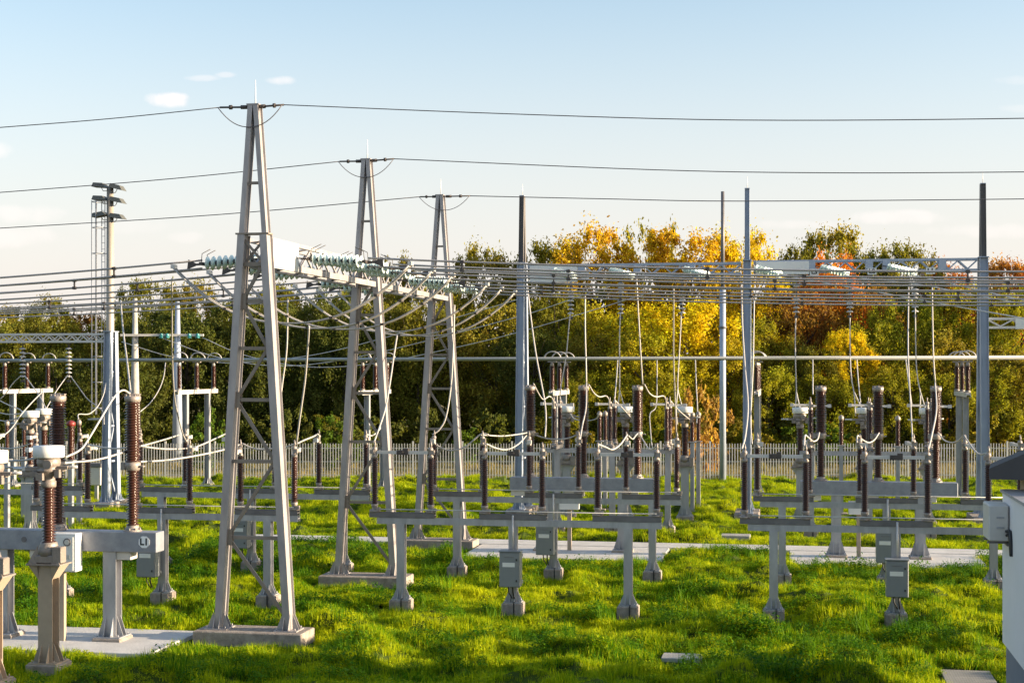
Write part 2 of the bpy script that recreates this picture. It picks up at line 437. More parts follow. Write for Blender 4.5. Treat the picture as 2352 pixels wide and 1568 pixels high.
def foot(mb, x, y, z, w, wp, hg):
    """base plate with four stiffening gussets round a column of half width w"""
    mb.box((x, y, z + 0.0125), (wp, wp, 0.025))
    for dx, dy in ((1, 0), (-1, 0), (0, 1), (0, -1)):
        for o in (-0.55 * w, 0.55 * w):
            px_, py_ = (0, o) if dx else (o, 0)
            t = 0.007
            a = Vector((x + dx * w + px_, y + dy * w + py_, z + 0.025))
            q = Vector((x + dx * wp * 0.47 + px_, y + dy * wp * 0.47 + py_, z + 0.025))
            top = a + Vector((0, 0, hg))
            q2 = q + Vector((0, 0, 0.03))
            n = Vector((dy * t, dx * t, 0))
            vs = [a - n, q - n, q2 - n, top - n, a + n, q + n, q2 + n, top + n]
            mb.add(vs, [(3, 2, 1, 0), (4, 5, 6, 7), (0, 1, 5, 4), (1, 2, 6, 5), (2, 3, 7, 6), (3, 0, 4, 7)])
    for sx in (-1, 1):
        for sy in (-1, 1):
            mb.cyl((x + sx * wp * 0.4, y + sy * wp * 0.4, z + 0.02), (x + sx * wp * 0.4, y + sy * wp * 0.4, z + 0.075), 0.014, n=6)

def plinth(parent, x, y, w, d, h):
    return MB().bbox((x, y, h / 2 - 0.03), (w, d, h + 0.06), 0.02).build('plinth', CONC_OLD, parent)

# ------------------------------------------------------------------ A-frame towers
def aframe(name, label, cat, loc, rz, z_head, z_apex, sf, sh, wl, wu, foot_h, braces, steel, beam_h=0.64, rod=0.55, group=None, plw=(2.45, 0.95), upper=None, boxed=False):
    t = thing(name, label, cat, loc, rz, group)
    # legs
    for s in (-1, 1):
        m = MB()
        if boxed: m.legbar((s * sf, 0, foot_h + 0.02), (s * sh, 0, z_head), 0.165, 0.27, 0.016, (0, 1, 0))
        else: m.ibar((s * sf, 0, foot_h + 0.02), (s * sh, 0, z_head), wl, wl * 0.95, 0.018, (0, 1, 0))
        foot(m, s * sf, 0, foot_h, wl / 2, 0.52, 0.34)
        m.build('leg', steel, t)
        if z_apex > z_head:
            m = MB()
            if boxed: m.legbar((s * (sh + 0.01), 0, z_head + 0.03), (s * 0.06, 0, z_apex), 0.11, 0.18, 0.014, (0, 1, 0))
            else: m.ibar((s * (sh + 0.01), 0, z_head + 0.03), (s * 0.06, 0, z_apex), wu, wu * 0.9, 0.014, (0, 1, 0))
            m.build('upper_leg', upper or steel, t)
    xl = lambda z: sf + (sh - sf) * (z - foot_h) / (z_head - foot_h)
    for i, z in enumerate(braces):
        MB().bar((-xl(z) + wl * .45, 0, z), (xl(z) - wl * .45, 0, z), 0.075, 0.075).build('rung', STEEL_BROWN if boxed else steel, t)
    for i, z in enumerate(braces):
        m = MB()
        if i % 2 == 0:
            zs = [braces[i - 1] if i > 0 else foot_h + 0.35, braces[i + 1] if i + 1 < len(braces) else z_head - beam_h]
            for zz in zs:
                m.bar((-xl(z) + wl * .3, 0.01, z), (xl(zz) - wl * .4, 0.01, zz), 0.07, 0.05)
            m.box((-xl(z) + wl * .35, -0.06, z), (wl * .9, 0.012, 0.34))
            m.box((-xl(z) + wl * .35, 0.06, z), (wl * .9, 0.012, 0.34))
            m.build('diagonal_brace', STEEL_BROWN if boxed else steel, t)
    # head frame round the beam seat
    m = MB()
    m.box((0, 0, z_head + 0.02), (2 * sh + wl + 0.03, wl + 0.06, 0.035))
    m.bar((-sh, 0, z_head - beam_h), (sh, 0, z_head - beam_h), 0.09, 0.12)
    m.bar((-sh, 0.05, z_head - beam_h), (sh, 0.05, z_head - .05), 0.05, 0.04)
    m.bar((sh, -0.05, z_head - beam_h), (-sh, -0.05, z_head - .05), 0.05, 0.04)
    m.build('head_frame', STEEL_BROWN if boxed else steel, t)
    if z_apex > z_head:
        zr = z_head + (z_apex - z_head) * 0.4
        xr = sh + (0.06 - sh) * 0.4
        m = MB(); m.bar((-xr + wu * .4, 0, zr), (xr - wu * .4, 0, zr), 0.06, 0.06); m.build('upper_rung', STEEL_BROWN if boxed else steel, t)
        m = MB(); m.box((0, 0, z_apex + 0.012), (0.28, 0.2, 0.03)); m.build('apex_plate', steel, t)
        m = MB(); m.cyl((0.03, 0, z_apex), (0.03, 0, z_apex + rod), 0.016, 0.008, 8); m.build('lightning_rod', WHITE, t)
    m = MB().bbox((0, 0, foot_h / 2 - 0.05), (plw[0], plw[1], foot_h + 0.1), 0.02); m.build('plinth', CONC_OLD, t)
    plw = (plw[0] + 0.5, plw[1] + 0.7)
    EXCL.append((Vector((loc[0], loc[1], 0)), *((-plw[0] / 2, plw[0] / 2, -plw[1] / 2, plw[1] / 2) if abs(rz + ANG) < .1 else (-plw[1] / 2, plw[1] / 2, -plw[0] / 2, plw[0] / 2))))
    return t

T1 = Vector((-5.62, 33.2, 0)); T2 = T1 + V * 8.85; T3 = T1 + V * 17.7
BR1 = [2.29, 3.95, 5.29, 6.41, 7.43]
aframe('steel_tower', 'tallest-looking grey A-frame tower with white board beside its head', 'tower', T1, -ANG, 8.88, 11.7, 0.79, 0.25, 0.225, 0.165, 0.30, BR1, TOWER, group='A-frame gantry towers', boxed=True)
aframe('steel_tower', 'grey A-frame tower in the middle of the row under the glass insulators', 'tower', T2, -ANG, 8.88, 11.7, 0.79, 0.25, 0.225, 0.165, 0.30, BR1, TOWER, group='A-frame gantry towers', boxed=True)
aframe('steel_tower', 'smallest-looking grey A-frame tower at the far end of the insulator beam', 'tower', T3, -ANG, 8.88, 11.7, 0.79, 0.25, 0.225, 0.165, 0.30, BR1, TOWER, group='A-frame gantry towers', boxed=True)

BR2 = [2.3, 4.4, 6.2, 7.6, 8.8]
P1 = Vector((0.42, 62.0, 0)); P2 = P1 + U * 9.05; P3 = P1 + U * 18.02
G2N = 'edge-on gantry posts with spires'
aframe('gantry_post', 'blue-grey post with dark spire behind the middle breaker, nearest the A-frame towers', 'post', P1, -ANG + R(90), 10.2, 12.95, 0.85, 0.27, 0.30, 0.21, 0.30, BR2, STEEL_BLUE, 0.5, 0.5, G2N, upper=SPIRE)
aframe('gantry_post', 'blue-grey post with bluish spire between the two lattice beams', 'post', P2, -ANG + R(90), 10.2, 13.05, 0.85, 0.27, 0.30, 0.21, 0.30, BR2, STEEL_BLUE, 0.5, 0.5, G2N)
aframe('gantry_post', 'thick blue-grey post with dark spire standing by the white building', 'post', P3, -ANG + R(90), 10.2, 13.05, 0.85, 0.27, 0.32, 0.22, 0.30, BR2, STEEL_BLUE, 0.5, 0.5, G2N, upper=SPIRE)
PL = Vector((gx(255, 65.0).x, 65.0, 0))
aframe('gantry_post', 'short dark blue twin-legged post in front of the floodlight mast', 'post', PL, -ANG + R(90), 7.5, 7.5, 0.52, 0.24, 0.30, 0.2, 0.30, [2.0, 3.5, 4.7, 5.8], STEEL_BLUE, 0.4, 0.4)

# ------------------------------------------------------------------ lattice beams
def lattice(name, label, loc, rz, L_, w, h, z_top, panels, steel, sign=None, signs=None, plates=(), sign_side=-1):
    t = thing(name, label, 'beam', loc, rz)
    c = 0.085
    m = MB()
    for sy in (-1, 1):
        for z, cz in ((z_top - c / 2, c), (z_top - h + c / 2, c * (1.7 if w > 0.6 else 1))):
            m.bar((0, sy * (w / 2 - c / 2), z), (L_, sy * (w / 2 - c / 2), z), cz, c, (0, 1, 0))
    m.build('chords', steel, t)
    m = MB()
    for sy in (-1, 1):
        for i in range(panels):
            xa, xb = L_ * i / panels, L_ * (i + 1) / panels
            za, zb = (z_top - c, z_top - h + c) if i % 2 == 0 else (z_top - h + c, z_top - c)
            m.bar((xa, sy * (w / 2 - c * .5), za), (xb, sy * (w / 2 - c * .5), zb), 0.045, 0.04)
    for i in range(0, panels, 2):
        xa, xb = L_ * i / panels, L_ * (i + 1) / panels
        for z in (z_top - c * .5, z_top - h + c * .5):
            m.bar((xa, -w / 2 + c, z), (xb, w / 2 - c, z), 0.04, 0.04, (0, 0, 1))
    m.build('lacing', steel, t)
    for x in plates:
        MB().box((x, 0, z_top - h / 2), (0.28, w + 0.02, h - 0.02)).build('stiffener_plate', steel, t)
    if sign:
        s0, s1, dz0, dz1 = sign
        m = MB(); m.box(((s0 + s1) / 2, sign_side * (w / 2 + 0.02), z_top - (dz0 + dz1) / 2), (s1 - s0, 0.03, dz1 - dz0)); m.build('sign_board', WHITE, t)
    if signs:
        for x, txt in signs:
            p = MB().box((x, -w / 2 - 0.03, z_top - h + 0.02), (0.34, 0.02, 0.26)).build('phase_sign', WHITE, t)
            text_mesh(txt, 0.24, INK, p, (x, -w / 2 - 0.043, z_top - h + 0.02), (R(90), 0, 0))
    return t

rzv = -ANG + R(90)      # local x along V, local y along -U : sign side -1 faces +U
lattice('lattice_beam', 'grey lattice beam with white sign board carrying the near rows of glass insulators', T1 + V * 0.2, rzv, 8.45, 0.66, 0.62, 8.84, 12, TOWER, (0.03, 1.75, 0.02, 0.66))
lattice('lattice_beam', 'grey lattice beam between the middle and the far A-frame towers', T2 + V * 0.2, rzv, 8.45, 0.66, 0.62, 8.84, 12, TOWER)
ph = [('L3', 2.35), ('L2', 4.55), ('L1', 6.75)]
lattice('lattice_beam', 'blue-grey lattice beam with white board, starting at the post behind the middle breaker', P1 + U * 0.25, -ANG, 8.55, 0.5, 0.5, 10.15, 22, STEEL_BLUE, (0.1, 2.05, 0.05, 0.72), [(a, b) for b, a in ph], (2.2, 4.45, 6.6))
lattice('lattice_beam', 'blue-grey lattice beam with blank white board in front of the red tree', P2 + U * 0.25, -ANG, 8.5, 0.5, 0.5, 10.2, 24, STEEL_BLUE, (0.1, 2.15, 0.05, 0.56), [(a, b) for b, a in ph], (2.25, 4.45, 5.1, 7.2))
lattice('lattice_beam', 'low lattice beam with blank white board running off beside the thick post', P3 + U * 0.2, -ANG, 8.0, 0.4, 0.42, 7.9, 18, STEEL_LIGHT, (0.98, 4.0, 0.02, 0.44))
lattice('lattice_beam', 'low lattice beam carrying the two hanging disc insulators', PL - U * 9.2, -ANG, 9.0, 0.4, 0.4, 7.45, 34, STEEL_LIGHT)

# ------------------------------------------------------------------ glass insulator assemblies
def disc_profile(r):
    return [(0.022, -0.06), (0.03, -0.03), (r * .55, -0.022), (r, -0.03), (r, -0.018), (r * .7, 0.012), (0.05, 0.03)]
def cap_profile():
    return [(0.02, 0.028), (0.052, 0.03), (0.05, 0.062), (0.025, 0.085), (0.012, 0.088)]
DISC_ME = MB().lathe(disc_profile(0.15), 16).mesh('glass_disc', GLASS)
CAPS_ME = MB().lathe(cap_profile(), 10).mesh('cap', IRON)
WDISC_ME = MB().lathe(disc_profile(0.135), 14).mesh('disc', STEEL_LIGHT)

def link_mesh(name, me, parent, loc, rot):
    o = bpy.data.objects.new(name, me); COL.objects.link(o); o.parent = parent; o.location = loc; o.rotation_euler = rot
    return o

def tension_set(side):
    """double string along local +x*side from the beam face at x=0"""
    t = thing('tension_insulator', 'x', 'insulator')
    for sy in (-0.16, 0.16):
        st = MB().tube([(0.0, sy, 0), (side * 1.62, sy, -0.10)], 0.014, 6).build('insulator_string', IRON, t)
        for k in range(8):
            x = 0.42 + k * 0.146
            o = link_mesh('glass_disc', DISC_ME, st, (side * x, sy, -x * 0.062), (0, -side * R(93.5), 0))
            link_mesh('cap', CAPS_ME, st, (side * x, sy, -x * 0.062), (0, -side * R(93.5), 0))
    m = MB()
    m.box((side * 0.3, 0, -0.02), (0.05, 0.42, 0.07)); m.box((side * 1.62, 0, -0.10), (0.08, 0.42, 0.07))
    m.bar((side * 1.62, 0, -0.10), (side * 1.85, 0, -0.11), 0.05, 0.05)
    vs = [(side * 1.82, -.015, -0.08), (side * 2.0, -.015, 0.01), (side * 2.03, -.015, -0.22), (side * 1.82, -.015, -0.14)]
    m.add(vs + [(a, .015, c) for a, b, c in vs], [(0, 1, 2, 3), (7, 6, 5, 4), (0, 4, 5, 1), (1, 5, 6, 2), (2, 6, 7, 3), (3, 7, 4, 0)])
    m.build('yoke_plate', IRON, t)
    for sy in (-0.16, 0.16):
        m = MB(); m.tube([(side * 0.34, sy, 0.0), (side * 0.36, sy, 0.2), (side * 0.60, sy, 0.31)], 0.009, 5)
        m.build('arcing_horn', IRON, t)
        MB().tube([(side * 1.62, sy, -0.08), (side * 1.60, sy, 0.13), (side * 1.40, sy, 0.23)], 0.009, 5).build('arcing_horn', IRON, t)
    return t
SPH = [2.0, 4.2, 6.4, 10.8, 13.0, 15.2]
ORD = ['first', 'second', 'third', 'fourth', 'fifth', 'sixth']
ZB = 8.50
setR = tension_set(1); setL = tension_set(-1)
for k, s in enumerate(SPH):
    base = T1 + V * s
    for side, proto in ((1, setR), (-1, setL)):
        p = base + U * (side * 0.34) + Vector((0, 0, ZB))
        lab = f"{ORD[k]} green glass double string from the nearest tower, on the beam's {'sunlit' if side > 0 else 'shaded'} side"
        if k == 0: o = proto; o.location = p; o['label'] = lab; o['group'] = 'glass insulators on the A-frame beam'
        else: dup(proto, p, -ANG, lab)

# conductors
def span(side, d):      # height below the string end, d metres from it
    return (-0.056 * d + 0.0016 * d * d) if side > 0 else (-0.080 * d + 0.0022 * d * d)
for k, s in enumerate(SPH):
    for side, length in ((1, 24.0), (-1, 20.0)):
        t = thing('bundle_conductor', f"twin grey bus conductor from the {ORD[k]} glass string {'toward the white building' if side > 0 else 'past the floodlight mast'}", 'conductor', T1 + V * s + Vector((0, 0, 0)), -ANG, 'twin bus conductors')
        for dz in (0.0, -0.19):
            pts = [(side * (2.0 + i * length / 24), 0, ZB - 0.01 + dz + span(side, i * length / 24)) for i in range(25)]
            MB().tube(pts, 0.023, 6).build('wire', CABLE_GREY, t)
        for d in [2.2 + 0.7 * ((k * 3) % 4) + 5.5 * j for j in range(5)]:
            if d > length: break
            z = ZB - 0.01 + span(side, d); x = side * (2.0 + d)
            m = MB(); m.bar((x, 0, z + 0.04), (x, 0, z - 0.23), 0.035, 0.035); m.box((x, 0, z), (0.09, 0.07, 0.07)); m.box((x, 0, z - 0.19), (0.09, 0.07, 0.07))
            m.build('spacer', IRON, t)
# jumper loops
for k, s in enumerate(SPH):
    t = thing('jumper_loop', f"twin jumper cable sagging under the beam at the {ORD[k]} glass string", 'cable', T1 + V * s, -ANG, 'jumper loops under the beam')
    dep = 1.32 + 0.03 * ((k * 5) % 3)
    for sy in (-0.075, 0.075):
        pts = []
        for i in range(33):
            a = -1 + 2 * i / 32
            x = 0.15 + a * 2.85
            pts.append((x, sy, 8.33 - dep * (1 - abs(a) ** 2.25) + 0.03 * sy))
        MB().tube(pts, 0.021, 6).build('wire', CABLE, t)
    for a in (-0.55, -0.1, 0.35, 0.72):
        x = 0.15 + a * 2.85; z = 8.33 - dep * (1 - abs(a) ** 2.25)
        MB().box((x, 0, z), (0.08, 0.22, 0.055)).build('spacer', IRON, t)
    for x in (-2.7, 3.0):
        MB().box((x, 0, 8.35), (0.09, 0.19, 0.09)).build('clamp', STEEL_LIGHT, t)

# earth wires over the tower tops
for k, (T, Lp, Rp) in enumerate(((T1, [(-420, 326), (0, 293), (250, 273), (505, 247)], [(652, 241), (1176, 262), (1700, 276), (2352, 272), (2800, 258)]),
                                 (T2, [(-420, 473), (0, 442), (400, 410), (780, 371)], [(905, 365), (1500, 390), (1900, 397), (2352, 395), (2800, 389)]),
                                 (T3, [(-420, 549), (0, 524), (500, 493), (965, 452)], [(1080, 450), (1400, 457), (1700, 462), (2352, 457), (2800, 449)]))):
    t = thing('earth_wire', f"thin dark earth wire over the top of the {['nearest', 'middle', 'farthest'][k]} A-frame tower", 'wire', (0, 0, 0), 0, 'earth wires')
    apex = T + Vector((0, 0, 11.66))
    def zd(x): # depth on the line through T along U
        q = (x - CX) / F_PX
        # T.x + U.x*a = q (T.y + U.y*a)
        a = (q * T.y - T.x) / (U.x - q * U.y)
        return T.y + U.y * a
    for pts in (Lp, Rp):
        MB().tube(smooth_path([at(x, y, zd(x)) for x, y in pts]), 0.0105 + 0.002 * k, 6).build('wire', CABLE_DARK, t)
    m = MB()
    e = [at(Lp[-1][0], Lp[-1][1], zd(Lp[-1][0])), at(Rp[0][0], Rp[0][1], zd(Rp[0][0]))]
    for q in e:
        m.tube([q, q.lerp(apex, 0.35), q.lerp(apex, 0.65), apex], 0.022, 6)
        m.cyl(q.lerp(apex, 0.28), q.lerp(apex, 0.36), 0.05); m.cyl(q.lerp(apex, 0.62), q.lerp(apex, 0.8), 0.045)
    m.build('dead_end_fitting', IRON, t)
    mid = (e[0] + e[1]) / 2
    pts = []
    for i in range(17):
        a = -1 + i / 8
        p = e[0].lerp(e[1], i / 16); p.z = min(e[0].z, e[1].z) - 0.02 - 0.45 * (1 - abs(a) ** 2.2)
        pts.append(p - V * 0.13)
    MB().tube(pts, 0.011, 5).build('bonding_loop', CABLE_DARK, t)

# ------------------------------------------------------------------ support frames, disconnectors, cabinets
def make_frame(zt=2.30, legs=(-2.8, 0, 2.8), x0=-3.4, x1=3.6, rod=True):
    t = thing('support_frame', 'x', 'frame')
    MB().ibar((x0, 0, zt - 0.075), (x1, 0, zt - 0.075), 0.15, 0.17, 0.014, (0, 1, 0)).build('crossbeam', STEEL, t)
    for x in legs:
        m = MB(); m.ibar((x, 0, 0.32), (x, 0, zt - 0.15), 0.2, 0.2, 0.014, (0, 1, 0)); foot(m, x, 0, 0.30, 0.1, 0.42, 0.26)
        m.build('leg', STEEL, t)
        plinth(t, x, 0, 0.5, 0.5, 0.30)
        m = MB(); m.box((x + 0.06, -0.262, 0.15), (0.03, 0.012, 0.34)); m.box((x + 0.06, -0.19, 0.335), (0.03, 0.15, 0.012)); m.build('earth_strap', BLACK, t)
    if rod:
        m = MB(); m.cyl((0.02, -0.17, 1.5), (0.02, -0.17, zt + 0.12), 0.025, n=8); m.cyl((x0 + .1, -0.12, zt + 0.21), (x1 - .1, -0.12, zt + 0.21), 0.014, n=6)
        m.build('drive_rod', STEEL_LIGHT, t)
    return t

def make_disconnector(open_=False, sep=0.71, zi=1.12):
    t = thing('disconnector', 'x', 'disconnector')
    MB().ibar((-sep - 0.11, 0, 0.065), (sep + 0.11, 0, 0.065), 0.125, 0.2, 0.014, (0, 1, 0)).build('base_channel', STEEL_DARK, t)
    zb = 0.33
    for s in (-1, 1):
        x = s * sep
        ins = MB().lathe(insulator_profile(24, zb, zb + zi, 0.058, 0.098), 14).build('insulator', PORC, t, (x, 0, 0))
        m = MB(); m.lathe([(0.13, 0.13), (0.13, 0.17), (0.07, 0.19), (0.065, 0.24), (0.085, 0.27), (0.088, zb), (0.06, zb)], 12)
        for a in range(4):
            m.cyl((0.1 * math.cos(a * 1.57 + .7), 0.1 * math.sin(a * 1.57 + .7), 0.12), (0.1 * math.cos(a * 1.57 + .7), 0.1 * math.sin(a * 1.57 + .7), 0.2), 0.02, n=6)
        m.box((0.10, -0.05, 0.2), (0.1, 0.1, 0.09))
        m.build('bearing', CAST, ins)
        m = MB(); z = zb + zi
        m.lathe([(0.06, z), (0.078, z + .01), (0.075, z + .07), (0.05, z + .09), (0.055, z + .2), (0.07, z + .22), (0.05, z + .28)], 10)
        m.box((s * 0.05, -0.03, z + 0.16), (0.1, 0.12, 0.1)); m.tube([(0, 0, z + .26), (0.02, 0, z + 0.33), (0.0, 0.0, z + 0.43)], 0.02, 6)
        m.build('cap', CAST, ins)
        za = z + 0.15
        if open_:
            d = (-s * 0.18, s * 0.97)
            m = MB().bar((0, 0, za), (d[0] * 0.66, d[1] * 0.66, za), 0.07, 0.075, (0, 0, 1)); m.box((d[0] * 0.66, d[1] * .66, za), (0.12, 0.12, 0.11))
            m.build('arm', STEEL_LIGHT, t, (x, 0, 0))
        else:
            MB().bar((x - s * 0.06, 0, za), (s * 0.09, 0, za), 0.07, 0.075, (0, 0, 1)).build('arm', STEEL_LIGHT, t)
    if not open_:
        za = zb + zi + 0.15
        m = MB(); m.box((-0.04, 0, za), (0.2, 0.11, 0.11)); m.box((0.09, 0, za + 0.02), (0.12, 0.13, 0.16)); m.cyl((-0.02, -0.09, za), (-0.02, 0.09, za), 0.06, n=8)
        m.build('contact', IRON, t)
    return t

def make_cabinet():
    t = thing('control_cabinet', 'x', 'cabinet')
    MB().bbox((0, 0.02, 0.42), (0.5, 0.34, 0.84), 0.012).build('housing', CABINET, t)
    d = MB().box((-0.01, -0.158, 0.41), (0.46, 0.012, 0.78)).build('door', CABINET, t)
    for z in (0.66, 0.16): MB().box((0.17, -0.172, z), (0.03, 0.018, 0.05)).build('latch', BLACK, d)
    MB().box((-0.02, -0.167, 0.54), (0.3, 0.006, 0.105)).build('label_plate', WHITE, d)
    MB().box((-0.01, -0.168, 0.72), (0.24, 0.01, 0.012)).build('vent_slot', STEEL_DARK, d)
    MB().bbox((0, -0.01, 0.855), (0.54, 0.34, 0.03), 0.01).build('rain_hood', CABINET, t)
    m = MB(); m.tube([(0.05, 0, 0.0), (0.05, 0, -0.12), (0.07, 0.08, -0.3)], 0.02, 6); m.tube([(-0.07, 0.02, 0.0), (-0.06, 0.06, -0.15), (0.02, 0.1, -0.3)], 0.016, 6); m.build('cable_glands', BLACK, t)
    for z in (0.74, 0.1): MB().box((0.2, 0.165, z), (0.14, 0.06, 0.07)).build('mounting_bracket', STEEL_LIGHT, t)
    return t

frame0 = make_frame(); dis_c = make_disconnector(False); dis_o = make_disconnector(True); cab0 = make_cabinet()
used = {}
def place(proto, loc, rz=-ANG, label=None, group=None):
    if id(proto) not in used:
        used[id(proto)] = 1
        proto.location = loc; proto.rotation_euler = (0, 0, rz); proto['label'] = label
        if group: proto['group'] = group
        return proto
    return dup(proto, loc, rz, label, group)

ROWS = [  # centre X, Z, name, ends, closed?, cabinet u offset
    ((0.03, 37.0), 'front frame beside the middle tower', ('tower end', 'cabinet', 'open lawn end'), True, 0.0),
    ((1.18, 43.2), 'second frame at the middle breaker', ('tower end', 'cabinet', 'far end'), False, -0.18),
    ((8.92, 35.4), 'front frame running behind the building', ('lawn end', 'cabinet', 'building end'), True, 0.0),
    ((10.2, 41.5), 'second frame before the building', ('lawn end', 'cabinet', 'building end'), False, -0.05),
    ((-7.66, 44.8), 'second frame behind the nearest tower', ('floodlight mast end', 'cabinet', 'middle tower end'), False, -0.2),
    ((-8.86, 38.7), 'front frame under the nearest tower', ('breaker end', 'cabinet', 'tower end'), False, -0.25),
    ((-16.4, 46.4), 'frame behind the tan transformer', ('hidden end', 'middle', 'breaker end'), False, None),
]
for (X, Z), nm, ends, closed, cu_ in ROWS:
    c = Vector((X, Z, 0))
    place(frame0, c, -ANG, f"grey steel {nm}", 'disconnector support frames')
    for q in (-2.8, 0, 2.8): excl_small(c + U * q - V * 0.15, 0.48)
    for i, q in enumerate((-2.77, 0, 2.77)):
        if cu_ is None and i == 0: continue
        w_ = 'above the cabinet' if ends[i] == 'cabinet' else f'at the {ends[i]}'
        place(dis_c if closed else dis_o, c + U * q + Vector((0, 0, 2.304)), -ANG, f"{'closed' if closed else 'open'} disconnector {w_} of the {nm}", 'brown disconnectors on the frames')
    if cu_ is not None:
        place(cab0, c + U * cu_ - V * 0.34 + Vector((0, 0, 0.73)), -ANG, f"grey control cabinet with white label on the {nm}", 'grey control cabinets')

# back rows: taller frames with disconnectors turned along the depth
frame1 = make_frame(3.05, (-2.0, 0, 2.0), -2.4, 2.4, False)
for (X, Z), nm in (((3.62, 55.0), 'tall back frame behind the middle breaker'), ((12.5, 53.3), 'tall back frame behind the building side breaker')):
    c = Vector((X, Z, 0))
    place(frame1, c, -ANG, f"grey steel {nm}", 'tall back frames')
    for i, q in enumerate((-2.02, 0, 2.02)):
        place(dis_o, c + U * q + Vector((0, 0, 3.054)), -ANG + R(90), f"end-on disconnector, {ORD[i]} along the {nm}", 'end-on disconnectors on the back frames')
        excl_small(c + U * q, 0.4)

# ------------------------------------------------------------------ circuit breakers
def make_breaker(name, label, c, box_u, cond_u, front_box, group='live-tank circuit breakers'):
    t = thing(name, label, 'circuit breaker', c, -ANG, group)
    MB().bbox((0.0, 0, 2.24), (4.75, 0.42, 0.43), 0.012).build('base_beam', BEAMGREY, t)
    for s in (-1, 1):
        x = s * 1.27
        m = MB(); m.ibar((x, 0, 0.2), (x, 0, 2.02), 0.3, 0.3, 0.018, (0, 1, 0)); foot(m, x, 0, 0.17, 0.15, 0.6, 0.42); m.build('post', STEEL, t)
        plinth(t, x, 0, 0.66, 0.66, 0.17)
    for k in (-1, 0, 1):
        x = k * 1.74
        lo = MB().lathe(insulator_profile(21, 2.58, 4.0 - 0.22, 0.085, 0.146), 18).build('lower_insulator', PORC, t, (x, 0, 0))
        m = MB(); m.lathe([(0.2, 2.455), (0.2, 2.48), (0.14, 2.5), (0.135, 2.56), (0.12, 2.59)], 16)
        for a in range(8):
            m.cyl((0.165 * math.cos(a * .785), 0.165 * math.sin(a * .785), 2.46), (0.165 * math.cos(a * .785), 0.165 * math.sin(a * .785), 2.53), 0.018, n=6)
        m.build('bottom_flange', CAST, lo)
        up = MB().lathe(insulator_profile(23, 3.95, 5.25, 0.118, 0.176, 0.16), 18).build('upper_insulator', PORC, t, (x, 0, 0))
        m = MB(); m.lathe([(0.11, 3.76), (0.15, 3.78), (0.16, 3.83), (0.17, 3.87), (0.17, 3.93), (0.12, 3.97)], 16); m.box((0.17, 0, 3.86), (0.18, 0.12, 0.03)); m.box((-0.19, -0.03, 3.86), (0.1, 0.14, 0.16))
        m.build('joint_housing', CAST, up)
        m = MB(); m.lathe([(0.12, 5.24), (0.165, 5.26), (0.175, 5.31), (0.175, 5.36), (0.155, 5.38), (0.06, 5.40), (0.05, 5.43)], 16); m.box((0.0, 0, 5.41), (0.34, 0.1, 0.02))
        for a in range(8):
            m.cyl((0.15 * math.cos(a * .785), 0.15 * math.sin(a * .785), 5.34), (0.15 * math.cos(a * .785), 0.15 * math.sin(a * .785), 5.41), 0.016, n=6)
        m.build('top_flange', CAST, up)
        MB().bbox((x - 0.3, 0.05, 1.93), (0.62, 0.34, 0.17), 0.01).build('linkage_box', CREAM, t)
    bx = MB().bbox((box_u, -0.36 if front_box else 0.1, 2.02 if front_box else 1.62), (0.62, 0.3, 0.82 if front_box else 0.4), 0.012).build('control_box', WHITE, t)
    if front_box:
        d = MB().box((box_u - 0.02, -0.518, 2.0), (0.54, 0.014, 0.72)).build('door', WHITE, bx)
        for q, zz in ((0.12, 2.25), (-0.22, 2.19)):
            gm = MB().cyl((box_u + q, -0.545, zz), (box_u + q, -0.524, zz), 0.085, n=16).build('gauge', STEEL_DARK, bx)
            MB().cyl((box_u + q, -0.549, zz), (box_u + q, -0.544, zz), 0.06, n=16).build('gauge_glass', STEEL_LIGHT, gm)
        MB().box((box_u + 0.08, -0.529, 1.93), (0.2, 0.006, 0.09)).build('label_plate', STEEL_LIGHT, bx)
        MB().cyl((box_u - 1.05, -0.225, 2.25), (box_u - 1.05, -0.208, 2.25), 0.06, n=14).build('beam_port', STEEL_DARK, t)
        sp = MB().lathe([(0.135, 0), (0.135, 0.008)], 8, Matrix.Translation((2.1, -0.213, 2.25)) @ Matrix.Rotation(R(90), 4, 'X') @ Matrix.Rotation(R(22.5), 4, 'Z'), False).build('phase_sign', SIGN, t)
        text_mesh('L1', 0.2, INK, sp, (2.1, -0.2235, 2.25), (R(90), 0, 0))
    MB().bbox((cond_u, -0.30 if front_box else 0.1, 0.82 if front_box else 0.72), (0.13, 0.1, 1.62 if front_box else 1.38), 0.01).build('cable_duct', TAN, t)
    return t
make_breaker('circuit_breaker', 'circuit breaker marked L1 with two fat brown columns and white gauge box', B1, 0.36, 0.26, True)
make_breaker('circuit_breaker', 'circuit breaker with three brown columns in the middle of the yard', B2, -0.47, -0.47, False)
make_breaker('circuit_breaker', 'circuit breaker with three brown columns nearest the white building', B3, -0.58, -0.58, False)

